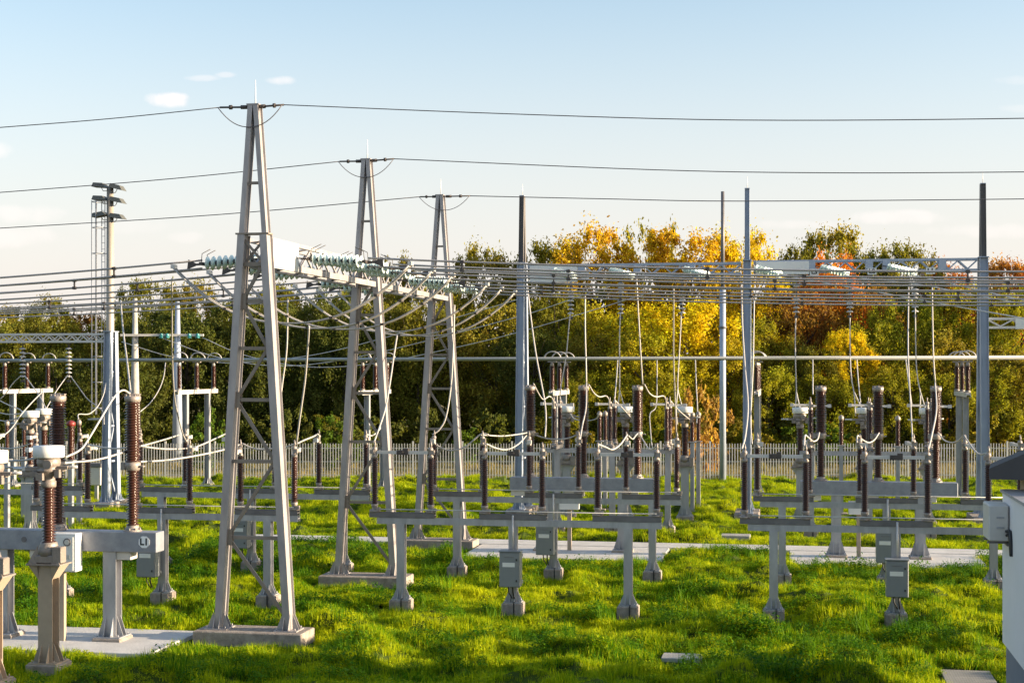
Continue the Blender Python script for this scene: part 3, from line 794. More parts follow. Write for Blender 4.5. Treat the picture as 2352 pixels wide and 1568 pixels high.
# ------------------------------------------------------------------ current transformers
BODY = mat('transformer_casting', (0.31, 0.265, 0.235), 0.5, 0.2, 0.5, (7.0, 0.25, (0.21, 0.178, 0.155)), 0.3, 40)
def make_ct(steel=TAN, body=BODY):
    t = thing('current_transformer', 'x', 'transformer')
    plinth(t, 0, 0, 0.66, 0.66, 0.2)
    m = MB(); m.ibar((0, 0, 0.22), (0, 0, 2.12), 0.30, 0.3, 0.018, (0, 1, 0)); foot(m, 0, 0, 0.2, 0.15, 0.58, 0.36)
    for s in (-1, 1):
        m.add([(s * .15, -.15, 1.85), (s * .33, -.2, 2.12), (s * .33, .2, 2.12), (s * .15, .15, 1.85), (s * .14, -.15, 1.85), (s * .14, -.2, 2.12), (s * .14, .2, 2.12), (s * .14, .15, 1.85)],
              [(0, 1, 2, 3), (4, 5, 1, 0), (3, 2, 6, 7), (1, 5, 6, 2)])
    m.build('post', steel, t)
    m = MB(); m.box((0, 0, 2.14), (0.72, 0.5, 0.03)); m.bbox((0, 0, 2.24), (0.44, 0.4, 0.16), 0.02); m.lathe([(0.21, 2.3), (0.2, 2.42), (0.17, 2.52), (0.165, 2.56)], 16); m.bbox((0.27, -0.1, 2.33), (0.2, 0.22, 0.32), 0.015)
    for s in (-1, 1):
        m.add([(s * .16, -.2, 2.155), (s * .34, -.22, 2.155), (s * .15, -.17, 2.5), (s * .16, -.17, 2.155), (s * .34, -.19, 2.155), (s * .15, -.15, 2.5)], [(0, 1, 2), (5, 4, 3), (0, 3, 4, 1), (1, 4, 5, 2), (2, 5, 3, 0)])
    m.build('base_tank', body, t)
    MB().lathe(insulator_profile(20, 2.55, 3.66, 0.092, 0.148), 18).build('insulator', PORC, t)
    m = MB(); m.lathe([(0.13, 3.64), (0.145, 3.66), (0.145, 3.76), (0.12, 3.78), (0.125, 3.84), (0.17, 3.89), (0.19, 3.94), (0.225, 3.96), (0.225, 3.99), (0.17, 4.01), (0.215, 4.06), (0.235, 4.12), (0.225, 4.19), (0.19, 4.235)], 18)
    m.box((-0.24, -0.06, 3.9), (0.16, 0.24, 0.1)); m.box((-0.2, -0.05, 4.0), (0.5, 0.1, 0.07)); m.box((0.3, 0, 4.03), (0.24, 0.12, 0.06)); m.box((0.24, -0.1, 3.92), (0.1, 0.1, 0.16)); m.cyl((0.1, -0.2, 4.1), (0.1, -0.27, 4.1), 0.09, n=12); m.box((-0.08, -0.2, 3.86), (0.14, 0.1, 0.14)); m.box((0.02, 0, 3.975), (0.62, 0.14, 0.025))
    m.build('tank_head', body, t)
    MB().lathe([(0.285, 4.225), (0.3, 4.235), (0.302, 4.44), (0.29, 4.455), (0.0001, 4.465)], 24).build('bellows_cover', WHITE, t)
    m = MB(); m.cyl((-0.34, -0.05, 4.0), (-0.72, -0.05, 4.0), 0.03, n=8); m.box((-0.46, -0.05, 4.0), (0.12, 0.09, 0.07)); m.build('terminal', STEEL_LIGHT, t)
    MB().cyl((0.38, 0, 4.03), (0.6, 0, 4.05), 0.028, n=8).build('terminal', STEEL_LIGHT, t)
    return t
ct = make_ct()
CTG = 'current transformers'
ctp = gx(112, 30.0)
place(ct, ctp, -ANG, 'tan current transformer with white drum head on the nearest concrete plinth', CTG); excl_small(ctp, 0.55)
p = gx(-20, 28.3); place(ct, p, -ANG, 'tan current transformer cut off at the picture edge beside the L1 breaker', CTG); excl_small(p, .4)
ct2 = make_ct(STEEL, BODY)
C0 = Vector((4.47, 60.0, 0))
for i, (q, nm) in enumerate(((-2.33, 'behind the first column'), (0, 'behind the middle column'), (2.33, 'beyond the last column'))):
    place(ct2, C0 + U * q, -ANG, f'grey white-capped transformer {nm} of the middle breaker', CTG); excl_small(C0 + U * q, .4)
C1 = Vector((13.45, 58.2, 0))
for i, (q, nm) in enumerate(((-2.4, 'behind the first column'), (0, 'behind the middle column'), (2.33, 'behind the last column'))):
    place(ct2, C1 + U * q, -ANG, f'grey white-capped transformer {nm} of the breaker by the building', CTG); excl_small(C1 + U * q, .4)
place(ct2, gx(70, 54.0), -ANG, 'white-capped transformer under the low lattice beam, clear of the brown column', CTG)
place(ct2, gx(101, 57.0), -ANG, 'white-capped transformer half hidden by the fat brown column', CTG)

def make_post(label, loc, red=False, h0=2.4, h1=3.6, r=0.1, name='post_insulator'):
    t = thing(name, label, 'insulator', loc)
    plinth(t, 0, 0, 0.5, 0.5, 0.2)
    m = MB(); m.bar((0, 0, 0.2), (0, 0, h0 - .05), 0.16, 0.16); m.box((0, 0, h0 - .03), (0.3, 0.3, 0.03)); m.build('post', STEEL, t)
    MB().lathe(insulator_profile(22, h0, h1, r * .62, r), 14).build('insulator', PORC, t)
    MB().lathe([(r * .6, h1 - .02), (r * 1.05, h1), (r * 1.05, h1 + .12), (r * .7, h1 + .16), (0.03, h1 + .2)], 14).build('cap', PORC_RED if red else CAST, t)
    return t
make_post('brown surge arrester with a bright red cap beside the fat brown column', gx(163, 56.0), True, 2.6, 3.85, 0.155, 'surge_arrester')
make_post('slim brown post insulator beside the red-capped arrester', gx(182, 57.0), False, 2.6, 3.85, 0.08)
make_post('slim brown post insulator behind the white bus support legs', gx(16, 55.0), False, 2.7, 3.9, 0.08)
make_post('slim brown post insulator behind the white-capped transformer', gx(55, 58.0), False, 2.6, 3.8, 0.08)

for x_, Z_, nm in ((1377, 62.5, 'behind the middle white-capped transformer, first of two'), (1390, 62.9, 'behind the middle white-capped transformer, second of two'), (1590, 61.8, 'touching the last white-capped transformer'), (1604, 62.2, 'just beyond the last white-capped transformer by the golden bush')):
    make_post('slim brown post insulator ' + nm, gx(x_, Z_), False, 3.0, 4.0, 0.1)
for x_, Z_, nm in ((2062, 60.0, 'between the last two building breaker columns'), (1932, 60.8, 'between the first two building breaker columns'), (118, 58.0, 'hidden behind the fat brown column')):
    make_post('slim brown post insulator ' + nm, gx(x_, Z_), False, 2.9, 3.9, 0.1)
t = thing('junction_box', 'small cream junction box on a post with dark lid before the fence', 'box', gx(222, 68.0))
MB().bbox((0, 0, 1.15), (0.5, 0.3, 0.8), 0.012).build('housing', CREAM, t)
MB().bbox((0, 0, 1.64), (0.64, 0.42, 0.18), 0.02).build('lid', STEEL_DARK, t)
MB().box((0, 0, 0.38), (0.14, 0.14, 0.74)).build('post', STEEL, t)

# ------------------------------------------------------------------ tubular busbar and its supports
def make_bus_support():
    t = thing('bus_support', 'x', 'support')
    MB().ibar((-2.55, 0, 4.80), (2.55, 0, 4.80), 0.2, 0.2, 0.015, (0, 1, 0)).build('platform', STEEL_LIGHT, t)
    for s in (-1, 1):
        m = MB(); m.ibar((s * 1.4, 0, 0.2), (s * 1.4, 0, 4.7), 0.24, 0.24, 0.016, (0, 1, 0)); foot(m, s * 1.4, 0, 0.18, 0.12, 0.5, 0.3); m.build('leg', STEEL, t)
        plinth(t, s * 1.4, 0, 0.55, 0.55, 0.18)
    for k in (-1, 0, 1):
        ins = MB().lathe(insulator_profile(24, 5.0, 6.05, 0.08, 0.125), 14).build('insulator', PORC, t, (k * 2.2, 0, 0))
        MB().lathe([(0.13, 4.91), (0.13, 4.95), (0.09, 5.0)], 12).build('foot_flange', CAST, ins)
        m = MB(); m.lathe([(0.085, 6.04), (0.085, 6.14), (0.06, 6.2), (0.06, 6.26)], 12); m.box((0, 0, 6.25), (0.16, 0.4, 0.05)); m.build('cap', CAST, ins)
        # the loop stands in the plane along the tube (local y)
        pts = [(k * 2.2 + 0.12, 0.38 * math.cos(a), 6.38 + 0.33 * math.sin(a)) for a in [math.pi * i / 14 for i in range(15)]]
        MB().tube(pts, 0.03, 6).build('expansion_loop', CABLE, ins, (-k * 2.2, 0, 0))
    return t
bs = make_bus_support()
SUP = [(62, 77.0, 'at the picture edge'), (452, 74.9, 'behind the nearest A-frame tower'), (862, 73.3, 'seen through the middle A-frame tower'), (1285, 71.5, 'behind the middle breaker'), (1740, 69.9, 'behind the post with the dark spire'), (2210, 68.2, 'beside the thick post near the white building')]
for x, Z, nm in SUP:
    c = gx(x, Z)
    place(bs, c, -ANG + R(90), f'grey bus support with brown insulators {nm}', 'tubular bus supports')
    for q in (-1.4, 1.4): excl_small(c + V * q, .25)
c0 = gx(1285, 71.5)
for k, nm in ((-2.2, 'nearest'), (0, 'middle'), (2.2, 'farthest')):
    a = c0 + V * k - U * 34; b = c0 + V * k + U * 27
    m = MB(); m.cyl(a + Vector((0, 0, 6.32)), b + Vector((0, 0, 6.44)), 0.075, n=12)
    tag(m.build('busbar_tube', TUBE), f'long grey aluminium busbar tube on brown supports, {nm} of three parallel tubes', 'busbar', 'parallel busbar tubes')

# ------------------------------------------------------------------ hanging strings
def make_hanging(n=8, glass=True):
    t = thing('hanging_insulator', 'x', 'insulator')
    L_ = 0.25 + n * 0.17
    MB().tube([(0, 0, 0), (0, 0, -L_)], 0.016, 6).build('rod', IRON, t)
    for k in range(n):
        link_mesh('disc', WDISC_ME, t, (0, 0, -0.25 - k * 0.17), (0, 0, 0))
        link_mesh('cap', CAPS_ME, t, (0, 0, -0.25 - k * 0.17), (0, 0, 0))
    m = MB(); m.tube([(-0.12, 0, 0.0), (0, 0, -0.16), (0.12, 0, 0)], 0.015, 5); m.box((0, 0, -L_ - .03), (0.16, 0.06, 0.1)); m.build('hanger', IRON, t)
    return t
hg = make_hanging()
def beam_pt(x, P, z):
    q = (x - CX) / F_PX; a = (q * P.y - P.x) / (U.x - q * U.y)
    return Vector((P.x + U.x * a, P.y + U.y * a, z))
HB = [(52, PL, 7.05, 'first from the picture edge under the low lattice beam'), (158, PL, 7.05, 'nearer the short dark blue post under the low lattice beam'),
      (1311, P1, 9.62, 'first after the post behind the middle breaker'), (1426, P1, 9.62, 'in front of the yellow tree, middle of three'), (1567, P1, 9.62, 'close before the slim lone pole'),
      (1829, P1, 9.62, 'under the blank white board'), (1952, P1, 9.62, 'in front of the red tree'), (2102, P1, 9.62, 'nearest the thick post by the building')]
for x, P, z, nm in HB:
    place(hg, beam_pt(x, P, z), -ANG, f'hanging string of pale discs {nm}', 'hanging disc insulators')

def make_slant():
    t = thing('slanting_insulator', 'x', 'insulator')
    d = Vector((1.15, -1.35, -0.42)); d = d.normalized()
    rot = d.to_track_quat('-Z', 'Y').to_euler()
    MB().tube([(0, 0, 0), d * 1.9], 0.016, 6).build('rod', IRON, t)
    for k in range(9):
        link_mesh('glass_disc', DISC_ME, t, d * (0.35 + k * 0.15), rot)
        link_mesh('cap', CAPS_ME, t, d * (0.35 + k * 0.15), rot)
    MB().box(d * 1.9, (0.14, 0.1, 0.1)).build('clamp', IRON, t)
    return t
sn = make_slant()
for x, nm in ((1262, 'beside the white board behind the middle breaker'), (1392, 'before the middle yellow tree top'), (1560, 'close to the slim lone pole'),
              (1722, 'under the blank white board'), (1872, 'in front of the red tree'), (2024, 'in front of the dark green tree tops')):
    place(sn, beam_pt(x, P1, 9.95) - V * 0.25, 0, f'glass string slanting down from the beam {nm}', 'slanting glass insulators')

# ------------------------------------------------------------------ wires between the apparatus
def wire(pts, Z0, Z1, label, r=0.022, m=None, cat='wire', name='connection_wire', group='connecting wires'):
    n = len(pts) - 1
    P = [at(x, y, Z0 + (Z1 - Z0) * i / n) for i, (x, y) in enumerate(pts)]
    o = MB().tube(smooth_path(P, 5), r, 6)
    # keep the origin at the first point
    v0 = P[0]
    o.v = [(a - v0.x, b - v0.y, c - v0.z) for a, b, c in o.v]
    return tag(o.build(name, m or CABLE, None, v0), label, cat, group)
W = [
 ([(1211, 655), (1220, 735), (1232, 819), (1250, 915), (1254, 960), (1252, 1004)], 47.5, 43.6, 'pale wire dropping close beside the post behind the middle breaker'),
 ([(1310, 716), (1305, 770), (1300, 820), (1289, 885), (1288, 915), (1310, 948), (1329, 958)], 61, 60.5, 'pale wire from the first hanging disc string to a white-capped transformer'),
 ([(1344, 680), (1344, 760), (1346, 830), (1347, 880)], 49.5, 49.0, 'pale wire dropping straight onto the middle column of the central breaker'),
 ([(1347, 880), (1346, 935), (1338, 975), (1332, 1010)], 48.8, 43.3, 'pale wire down the face of the middle brown breaker column'),
 ([(1425, 718), (1423, 780), (1423, 895), (1419, 930), (1416, 950)], 60.5, 60, 'pale wire from the middle hanging disc string before the yellow tree'),
 ([(1423, 895), (1430, 920), (1436, 938)], 60, 60, 'short wire forking to the middle white-capped transformer'),
 ([(1462, 639), (1467, 735), (1472, 819), (1476, 882)], 48, 48.7, 'pale wire dropping onto the last column of the central breaker'),
 ([(1547, 661), (1547, 740), (1547, 820), (1550, 900), (1554, 1010)], 45, 55, 'long straight pale wire passing in front of the yellow tree'),
 ([(1565, 718), (1562, 780), (1558, 850), (1557, 895), (1567, 934)], 59.5, 59.5, 'pale wire from the hanging disc string close before the lone pole'),
 ([(1557, 890), (1553, 940), (1556, 975)], 59.5, 58, 'thin wire beside the transformer beyond the last central column'),
 ([(1509, 823), (1509, 870), (1507, 932), (1493, 950), (1494, 985), (1497, 1024)], 70, 62, 'pale wire curling down from the busbar tube behind the central breaker'),
 ([(1597, 822), (1599, 880), (1602, 940), (1600, 972)], 70, 60, 'pale wire from the busbar tube to the golden bush end'),
 ([(1419, 825), (1416, 870), (1412, 915)], 70, 56, 'short pale wire from the busbar tube to the middle end-on disconnector'),
 ([(1225, 880), (1238, 905), (1248, 917), (1262, 910), (1271, 920), (1272, 940)], 49.3, 54.7, 'wire looping from the first central breaker column to an end-on disconnector'),
 ([(1352, 882), (1364, 902), (1377, 911), (1392, 909), (1399, 920), (1400, 940)], 49, 54.4, 'wire looping from the middle central breaker column to an end-on disconnector'),
 ([(1480, 882), (1492, 903), (1507, 911), (1523, 909), (1529, 918), (1530, 940)], 48.7, 54, 'wire looping from the last central breaker column to an end-on disconnector'),
 ([(1411, 917), (1430, 937), (1452, 962)], 56, 60, 'short wire from the middle end-on disconnector to a white-capped transformer'),
 ([(1537, 916), (1560, 943), (1585, 964)], 55.5, 59.5, 'short wire from the last end-on disconnector to a white-capped transformer'),
 ([(1310, 950), (1320, 962), (1345, 966), (1368, 962), (1377, 950)], 60, 57, 'sagging wire between two transformers behind the central breaker'),
 ([(1104, 998), (1152, 1001), (1190, 997), (1213, 993)], 43.7, 49.3, 'taut pale wire from the tower end to the first central breaker column'),
 ([(1117, 1019), (1140, 1029), (1165, 1032), (1190, 1020), (1211, 998)], 37.1, 49.3, 'sagging pale wire under the taut one beside the first central breaker column'),
 ([(1216, 994), (1250, 1005), (1275, 1008), (1305, 1006), (1334, 994)], 49.3, 49.0, 'pale wire sagging between the first two central breaker columns'),
 ([(1374, 1020), (1390, 1026), (1407, 1032), (1425, 1020), (1441, 998)], 36.9, 42.6, 'pale wire sagging in a V before the last central breaker column'),
 ([(1443, 1000), (1453, 1008), (1460, 1000), (1467, 993)], 42.6, 48.7, 'short hooked wire at the waist of the last central breaker column'),
 ([(1466, 992), (1480, 1015), (1490, 1030), (1500, 1030), (1512, 1020)], 48.6, 36.7, 'short sagging wire to the open lawn end disconnector'),
 ([(1001, 1021), (1020, 1031), (1041, 1034), (1070, 1025), (1104, 997), (1122, 998)], 43.9, 43.6, 'pale wire sagging from the farthest A-frame tower to the first frame insulators'),
 ([(1044, 700), (1041, 796), (1036, 884), (1025, 955), (1010, 985), (993, 998)], 44, 43.9, 'thick pale wire sweeping down along the farthest A-frame tower'),
 ([(912, 771), (905, 815), (897, 870), (886, 934), (870, 985), (859, 1015)], 43, 37.6, 'pale wire dropping down the leg of the middle A-frame tower'),
 ([(882, 960), (872, 985), (855, 1000), (842, 998), (840, 1012)], 46, 43.9, 'short curved wire inside the middle A-frame tower'),
 ([(710, 748), (707, 796), (701, 871), (690, 950), (681, 1018)], 36.5, 38.2, 'pale wire dropping between the nearest and the middle A-frame towers'),
 ([(661, 685), (659, 796), (650, 870), (641, 935), (628, 1000)], 44.5, 44.6, 'pale wire beside the leg of the nearest A-frame tower'),
 ([(683, 1018), (700, 1010), (720, 1002), (731, 997), (733, 1012)], 38.2, 44.4, 'short wire rising between two slim brown insulators'),
 ([(645, 1030), (660, 1026), (681, 1018)], 40, 38.2, 'short wire behind the nearest tower leg, ending at a slim insulator'),
 ([(556, 1018), (575, 1027), (600, 1032), (640, 1028)], 38.4, 38.2, 'pale wire sagging inside the legs of the nearest A-frame tower'),
 ([(395, 640), (395, 730), (396, 830), (402, 920), (418, 990), (427, 1012)], 37, 45.2, 'long pale wire dropping past the blue far pole'),
 ([(277, 690), (283, 760), (292, 830), (300, 903)], 46, 33.4, 'pale wire dropping onto the top of the L1 brown column'),
 ([(300, 905), (282, 896), (262, 912), (235, 955), (205, 1005), (185, 1032), (150, 1050)], 33, 30.3, 'pale wire arching from the top of the L1 column to the tan transformer'),
 ([(148, 1063), (180, 1060), (212, 1057), (245, 1050), (290, 1036)], 30.2, 33, 'pale wire from the tan transformer to the waist of the L1 column'),
 ([(322, 1060), (375, 1057), (440, 1048), (512, 1033), (552, 1020)], 33, 38.4, 'pale wire from the L1 column waist to the nearest A-frame tower'),
 ([(200, 1020), (230, 1026), (262, 1030), (290, 1028)], 39.2, 34, 'pale wire passing behind the short dark blue post'),
 ([(318, 1026), (350, 1017), (385, 1007), (412, 998)], 34, 45, 'pale wire rising from the L1 column to the back insulator'),
 ([(322, 1023), (350, 1028), (390, 1031), (445, 1027), (490, 1009), (520, 995)], 34, 44, 'pale wire sagging behind the L1 column toward the nearest tower'),
 ([(180, 962), (181, 951), (205, 950), (225, 932), (238, 905), (243, 880)], 57, 63, 'thin wire curling up from the slim post insulator to the dark blue post'),
 ([(162, 864), (178, 885), (200, 915), (222, 932), (237, 947), (239, 975)], 64, 62, 'thin wire slanting down to the dark blue post from a hanging string'),
 ([(155, 862), (138, 885), (125, 905), (105, 940)], 64, 57, 'thin wire slanting from a hanging string to the half hidden transformer'),
 ([(380, 833), (376, 865), (365, 895), (345, 925), (322, 945)], 74, 60, 'thin wire curving from the busbar tube behind the L1 column'),
 ([(49, 862), (30, 880), (12, 905), (-10, 925)], 64, 64, 'thin wire slanting from the edge hanging string out of the picture'),
 ([(57, 863), (70, 880), (88, 905), (102, 930), (110, 955)], 64, 57, 'thin wire slanting from the edge hanging string to a transformer'),
 ([(95, 902), (75, 922), (50, 950), (25, 985), (-10, 1015)], 56, 50, 'pale wire slanting across the bus support legs at the picture edge'),
 ([(-10, 915), (20, 930), (45, 940), (58, 955)], 60, 54, 'thin wire meeting the edge white-capped transformer from above'),
 ([(-10, 945), (15, 951), (35, 951), (56, 949)], 58, 54, 'thin flat wire into the edge white-capped transformer'),
 ([(-10, 963), (15, 967), (38, 960), (56, 950)], 56, 54, 'thin sagging wire into the edge white-capped transformer'),
 ([(-10, 1026), (20, 1030), (48, 1026), (72, 1018)], 50, 46.5, 'pale sagging wire to the cut-off frame insulator'),
 ([(-10, 1058), (30, 1058), (60, 1056), (90, 1050)], 30.5, 30.2, 'pale wire from the picture edge to the tan transformer head'),
 ([(-10, 1073), (30, 1073), (85, 1074)], 30.2, 30.1, 'straight pale bar-like wire under the tan transformer head'),
 ([(1703, 653), (1705, 740), (1711, 840), (1718, 930), (1712, 1000), (1704, 1030)], 45, 36.3, 'thick pale wire swinging in front of the spired post to the lawn end'),
 ([(1732, 692), (1731, 760), (1729, 850), (1724, 960), (1727, 1020)], 46, 42.9, 'pale wire dropping behind the spired post'),
 ([(1829, 705), (1827, 760), (1827, 821), (1829, 905), (1823, 960)], 60.5, 59, 'pale wire from the hanging string under the blank board'),
 ([(1829, 898), (1833, 918), (1838, 938)], 59, 58.8, 'short forked wire to the first white-capped transformer of the building bay'),
 ([(1952, 705), (1953, 821), (1956, 870), (1962, 905), (1965, 955)], 60, 58.5, 'pale wire from the hanging string in front of the red tree'),
 ([(1962, 900), (1971, 920), (1981, 940)], 58.5, 58.3, 'short forked wire to the middle white-capped transformer of the building bay'),
 ([(2102, 705), (2104, 821), (2108, 870), (2114, 905), (2112, 955)], 59, 58, 'pale wire from the hanging string nearest the thick post'),
 ([(2114, 900), (2120, 920), (2126, 940)], 58, 57.8, 'short forked wire to the last white-capped transformer of the building bay'),
 ([(2087, 660), (2086, 740), (2086, 821), (2091, 920), (2096, 1014)], 47, 41.2, 'long pale wire dropping to the second frame by the building'),
 ([(2141, 660), (2142, 740), (2144, 821), (2148, 880)], 47, 46.9, 'pale wire dropping onto the last column of the building breaker'),
 ([(2148, 880), (2151, 940), (2140, 1000), (2133, 1030)], 46.6, 35.6, 'pale wire down the face of the last building breaker column'),
 ([(1867, 825), (1867, 850), (1867, 905)], 69, 54, 'short straight wire from the busbar tube beside the first building breaker column'),
 ([(1968, 823), (1971, 870), (1977, 930)], 68.5, 58.5, 'short wire from the busbar tube to the middle transformer of the building bay'),
 ([(2080, 822), (2086, 870), (2094, 930)], 68, 55, 'slightly slanting wire from the busbar tube near the last transformer'),
 ([(1882, 993), (1878, 1008), (1868, 1013), (1855, 1003), (1849, 1000), (1847, 1024)], 47.3, 36, 'wire hooked from the first building breaker column to the front frame'),
 ([(2019, 994), (2008, 1010), (1995, 1016), (1980, 1009), (1970, 1000), (1968, 1016)], 47.0, 41.4, 'wire hooked from the middle building breaker column to the second frame'),
 ([(2155, 994), (2168, 1010), (2185, 1016), (2200, 1012), (2213, 1000)], 46.6, 41, 'wire sagging from the last building breaker column to the next insulator'),
 ([(2215, 1000), (2228, 1020), (2246, 1041), (2265, 1041), (2272, 1034)], 41, 35.2, 'wire sagging across the foot of the thick post'),
]
for pts, Z0, Z1, lab in W:
    wire(pts, Z0, Z1, lab)
for pts, Z0, Z1, lab in [
 ([(1790, 628), (1844, 641), (2000, 668), (2164, 698), (2352, 731), (2450, 750)], 58.5, 50, 'lowest of the sunlit wires slanting down past the thick post'),
 ([(1939, 632), (1990, 640), (2120, 655), (2233, 677), (2352, 698), (2450, 716)], 58.3, 50, 'middle of the sunlit wires slanting down past the thick post'),
 ([(2090, 630), (2160, 646), (2277, 673), (2352, 690), (2450, 712)], 58, 50, 'shortest of the sunlit wires slanting down past the thick post')]:
    wire(pts, Z0, Z1, lab, 0.022, STEEL_LIGHT)
for pts, Z0, Z1, lab in [
 ([(280, 785), (390, 818), (500, 832), (557, 832), (665, 823), (803, 797), (1104, 713), (1200, 684)], 93, 80, 'thin far wire from the far pole rising behind the towers, topmost'),
 ([(370, 775), (480, 815), (600, 838), (720, 836), (889, 805), (1187, 728), (1302, 691), (1400, 658)], 93, 80, 'thin far wire from the crossarm passing behind the middle tower'),
 ([(465, 775), (560, 815), (700, 842), (850, 836), (1000, 808), (1187, 764), (1415, 696), (1500, 670)], 93, 80, 'thin far wire from the end of the crossarm, lowest of three')]:
    wire(pts, Z0, Z1, lab, 0.022, STEEL_LIGHT, group='far thin wires', name='overhead_wire')

# ------------------------------------------------------------------ masts and far poles
t = thing('floodlight_mast', 'tall grey floodlight mast with a caged ladder', 'mast', gx(253, 71.0), -ANG)
MB().cyl((0, 0, 0), (0, 0, 14.4), 0.22, 0.155, 14).build('mast_tube', TAN_STEEL, t)
m = MB()
for x in (-0.42, -0.26): m.cyl((x, 0, 3.6), (x, 0, 13.7), 0.022, n=6)
for i in range(33): m.cyl((-0.42, 0, 3.7 + i * 0.3), (-0.26, 0, 3.7 + i * .3), 0.012, n=5)
m.build('ladder', STEEL, t)
m = MB()
for x, y in ((-0.80, -0.25), (-0.80, 0.25), (-0.55, -0.36)): m.bar((x, y, 3.8), (x, y, 13.75), 0.035, 0.02)
for i in range(9):
    z = 4.1 + i * 1.2
    m.tube([(-0.2, -0.1, z), (-0.5, -0.36, z), (-0.8, -0.25, z), (-0.85, 0, z), (-0.8, 0.25, z), (-0.5, 0.36, z), (-0.2, 0.1, z)], 0.018, 5)
m.box((-0.6, 0, 3.58), (0.75, 0.6, 0.06))
m.build('safety_cage', STEEL, t)
for z, sx, tilt in ((14.35, 1, 14), (14.45, -1, 4), (13.75, 1, 12), (13.85, -1, 3), (13.0, 1, 8), (13.1, -1, -9)):
    M = Matrix.Translation((sx * 0.42, -0.1, z)) @ Matrix.Rotation(R(tilt), 4, 'Y') @ Matrix.Scale(1.1, 4)
    fl = MB().add([(-.31, -.25, -.08), (.33, -.25, -.08), (.33, .25, -.08), (-.31, .25, -.08), (-.27, -.2, .1), (.14, -.2, .1), (.14, .2, .1), (-.27, .2, .1)],
             [(3, 2, 1, 0), (4, 5, 6, 7), (0, 1, 5, 4), (1, 2, 6, 5), (2, 3, 7, 6), (3, 0, 4, 7)], False, M).build('floodlight', LAMP, t)
    m = MB(); m.tube([(sx * .1, -.05, z - .25), (sx * .3, -.1, z - .25), (sx * .42, -.1, z - 0.04)], 0.02, 5); m.build('bracket', STEEL_LIGHT, fl)

t = thing('lightning_mast', 'slim lone pole with dark upper half standing before the yellow tree', 'mast', gx(1660, 79.0), 0)
MB().cyl((0, 0, 0), (0, 0, 10.1), 0.17, 0.155, 12).build('lower_tube', STEEL_BLUE, t)
MB().cyl((0, 0, 10.1), (0, 0, 15.1), 0.105, 0.09, 12).build('upper_tube', STEEL_DARK, t)
MB().cyl((0, 0, 8.0), (0, 0, 8.12), 0.20, n=12).build('collar', STEEL_DARK, t)

t = thing('line_pole', 'pale twin-pole line support with teal insulators beyond the fence', 'pole', gx(358, 93.0), 0)
for x0, h in ((-1.27, 10.2), (1.32, 10.0)):
    MB().cyl((x0, 0, 0), (x0, 0, h), 0.36, 0.13, 12).build('pole', CONC if x0 < 0 else STEEL_BLUE, t)
MB().bar((-2.1, -0.2, 7.95), (2.95, -0.2, 7.95), 0.14, 0.16).build('crossarm', CREAM, t)
for x in (0.4, 0.75, 2.1, 2.6):
    MB().lathe([(0.05, 0), (0.16, .03), (.16, .07), (.05, .1), (.16, .13), (.16, .17), (.05, .2), (.13, .25), (.05, .3)], 10, Matrix.Translation((x, -.3, 7.75))).build('insulator', TEAL, t)

# ------------------------------------------------------------------ fence
FY = 80.0
fence_n = 0
t = thing('palisade_fence', 'long cream palisade fence along the far side of the lawn', 'fence', (0, FY, 0), 0)
pitch = 2.6
i0, i1 = -13, 13
rails = None
for i in range(i0, i1 + 1):
    xc = i * pitch
    MB().bar((xc, 0, 0), (xc, 0, 2.12), 0.09, 0.09).build('post', FENCE, t)
    if i == i1: break
    m = MB()
    for k in range(1, 18):
        x = xc + k * pitch / 18
        jx = rnd.uniform(-.006, .006)
        m.bar((x + jx, -0.03, 0.08), (x - jx, -0.03 + rnd.uniform(-.008, .008), 2.0 + rnd.uniform(-.012, .012)), 0.043, 0.018)
    for z in (0.35, 1.05, 1.75): m.bar((xc + .05, 0.01, z), (xc + pitch - .05, 0.01, z), 0.04, 0.05)
    m.build('panel', FENCE, t)

# ------------------------------------------------------------------ white building with its air conditioner
BL = Vector((8.98, 27.9, 0))
t = thing('service_building', 'white building with dark flat roof at the picture edge', 'building', BL, -ANG)
MB().box((3.0, -4.0, 2.35), (6.0, 8.0, 2.74)).build('side_wall', PLASTER, t)
MB().box((3.03, -4.0, 0.48), (5.94, 7.94, 0.99)).build('socle', PLASTER_DARK, t)
MB().box((3.0, -4.02, 3.745), (6.08, 8.06, 0.05)).build('parapet_cap', STEEL, t)
MB().box((3.4, 0.2, 3.0), (6.0, 0.9, 2.0)).build('gable_wall', SOFFIT, t)
m = MB()
pr = [(-0.5, 3.98), (-0.5, 4.17), (2.9, 5.75), (6.3, 4.17), (6.3, 3.98)]
m.add([(x, y, z) for y in (0, 1.6) for x, z in pr], [(0, 1, 2, 3, 4)[::-1], (5, 6, 7, 8, 9), (0, 5, 6, 1), (1, 6, 7, 2), (2, 7, 8, 3), (3, 8, 9, 4), (4, 9, 5, 0)])
m.build('roof', ROOF, t, (0.2, -0.55, 0), (0, 0, R(-8)))
t = thing('air_conditioner', 'pinkish white air conditioner box mounted on the white building wall', 'air conditioner', BL + V * 0.0, -ANG)
MB().bbox((-0.19, -0.55, 3.24), (0.34, 0.85, 0.64), 0.02).build('casing', CREAM, t)
m = MB()
for z in (3.16, 3.34): m.box((-0.16, -0.982, z), (0.13, 0.008, 0.03))
m.build('vents', STEEL, t)
m = MB(); m.box((-0.17, -0.3, 2.89), (0.4, 0.04, 0.04)); m.box((-0.17, -0.85, 2.89), (0.4, 0.04, 0.04)); m.box((-0.03, -0.57, 2.86), (0.04, 0.9, 0.04)); m.build('bracket', STEEL_DARK, t)
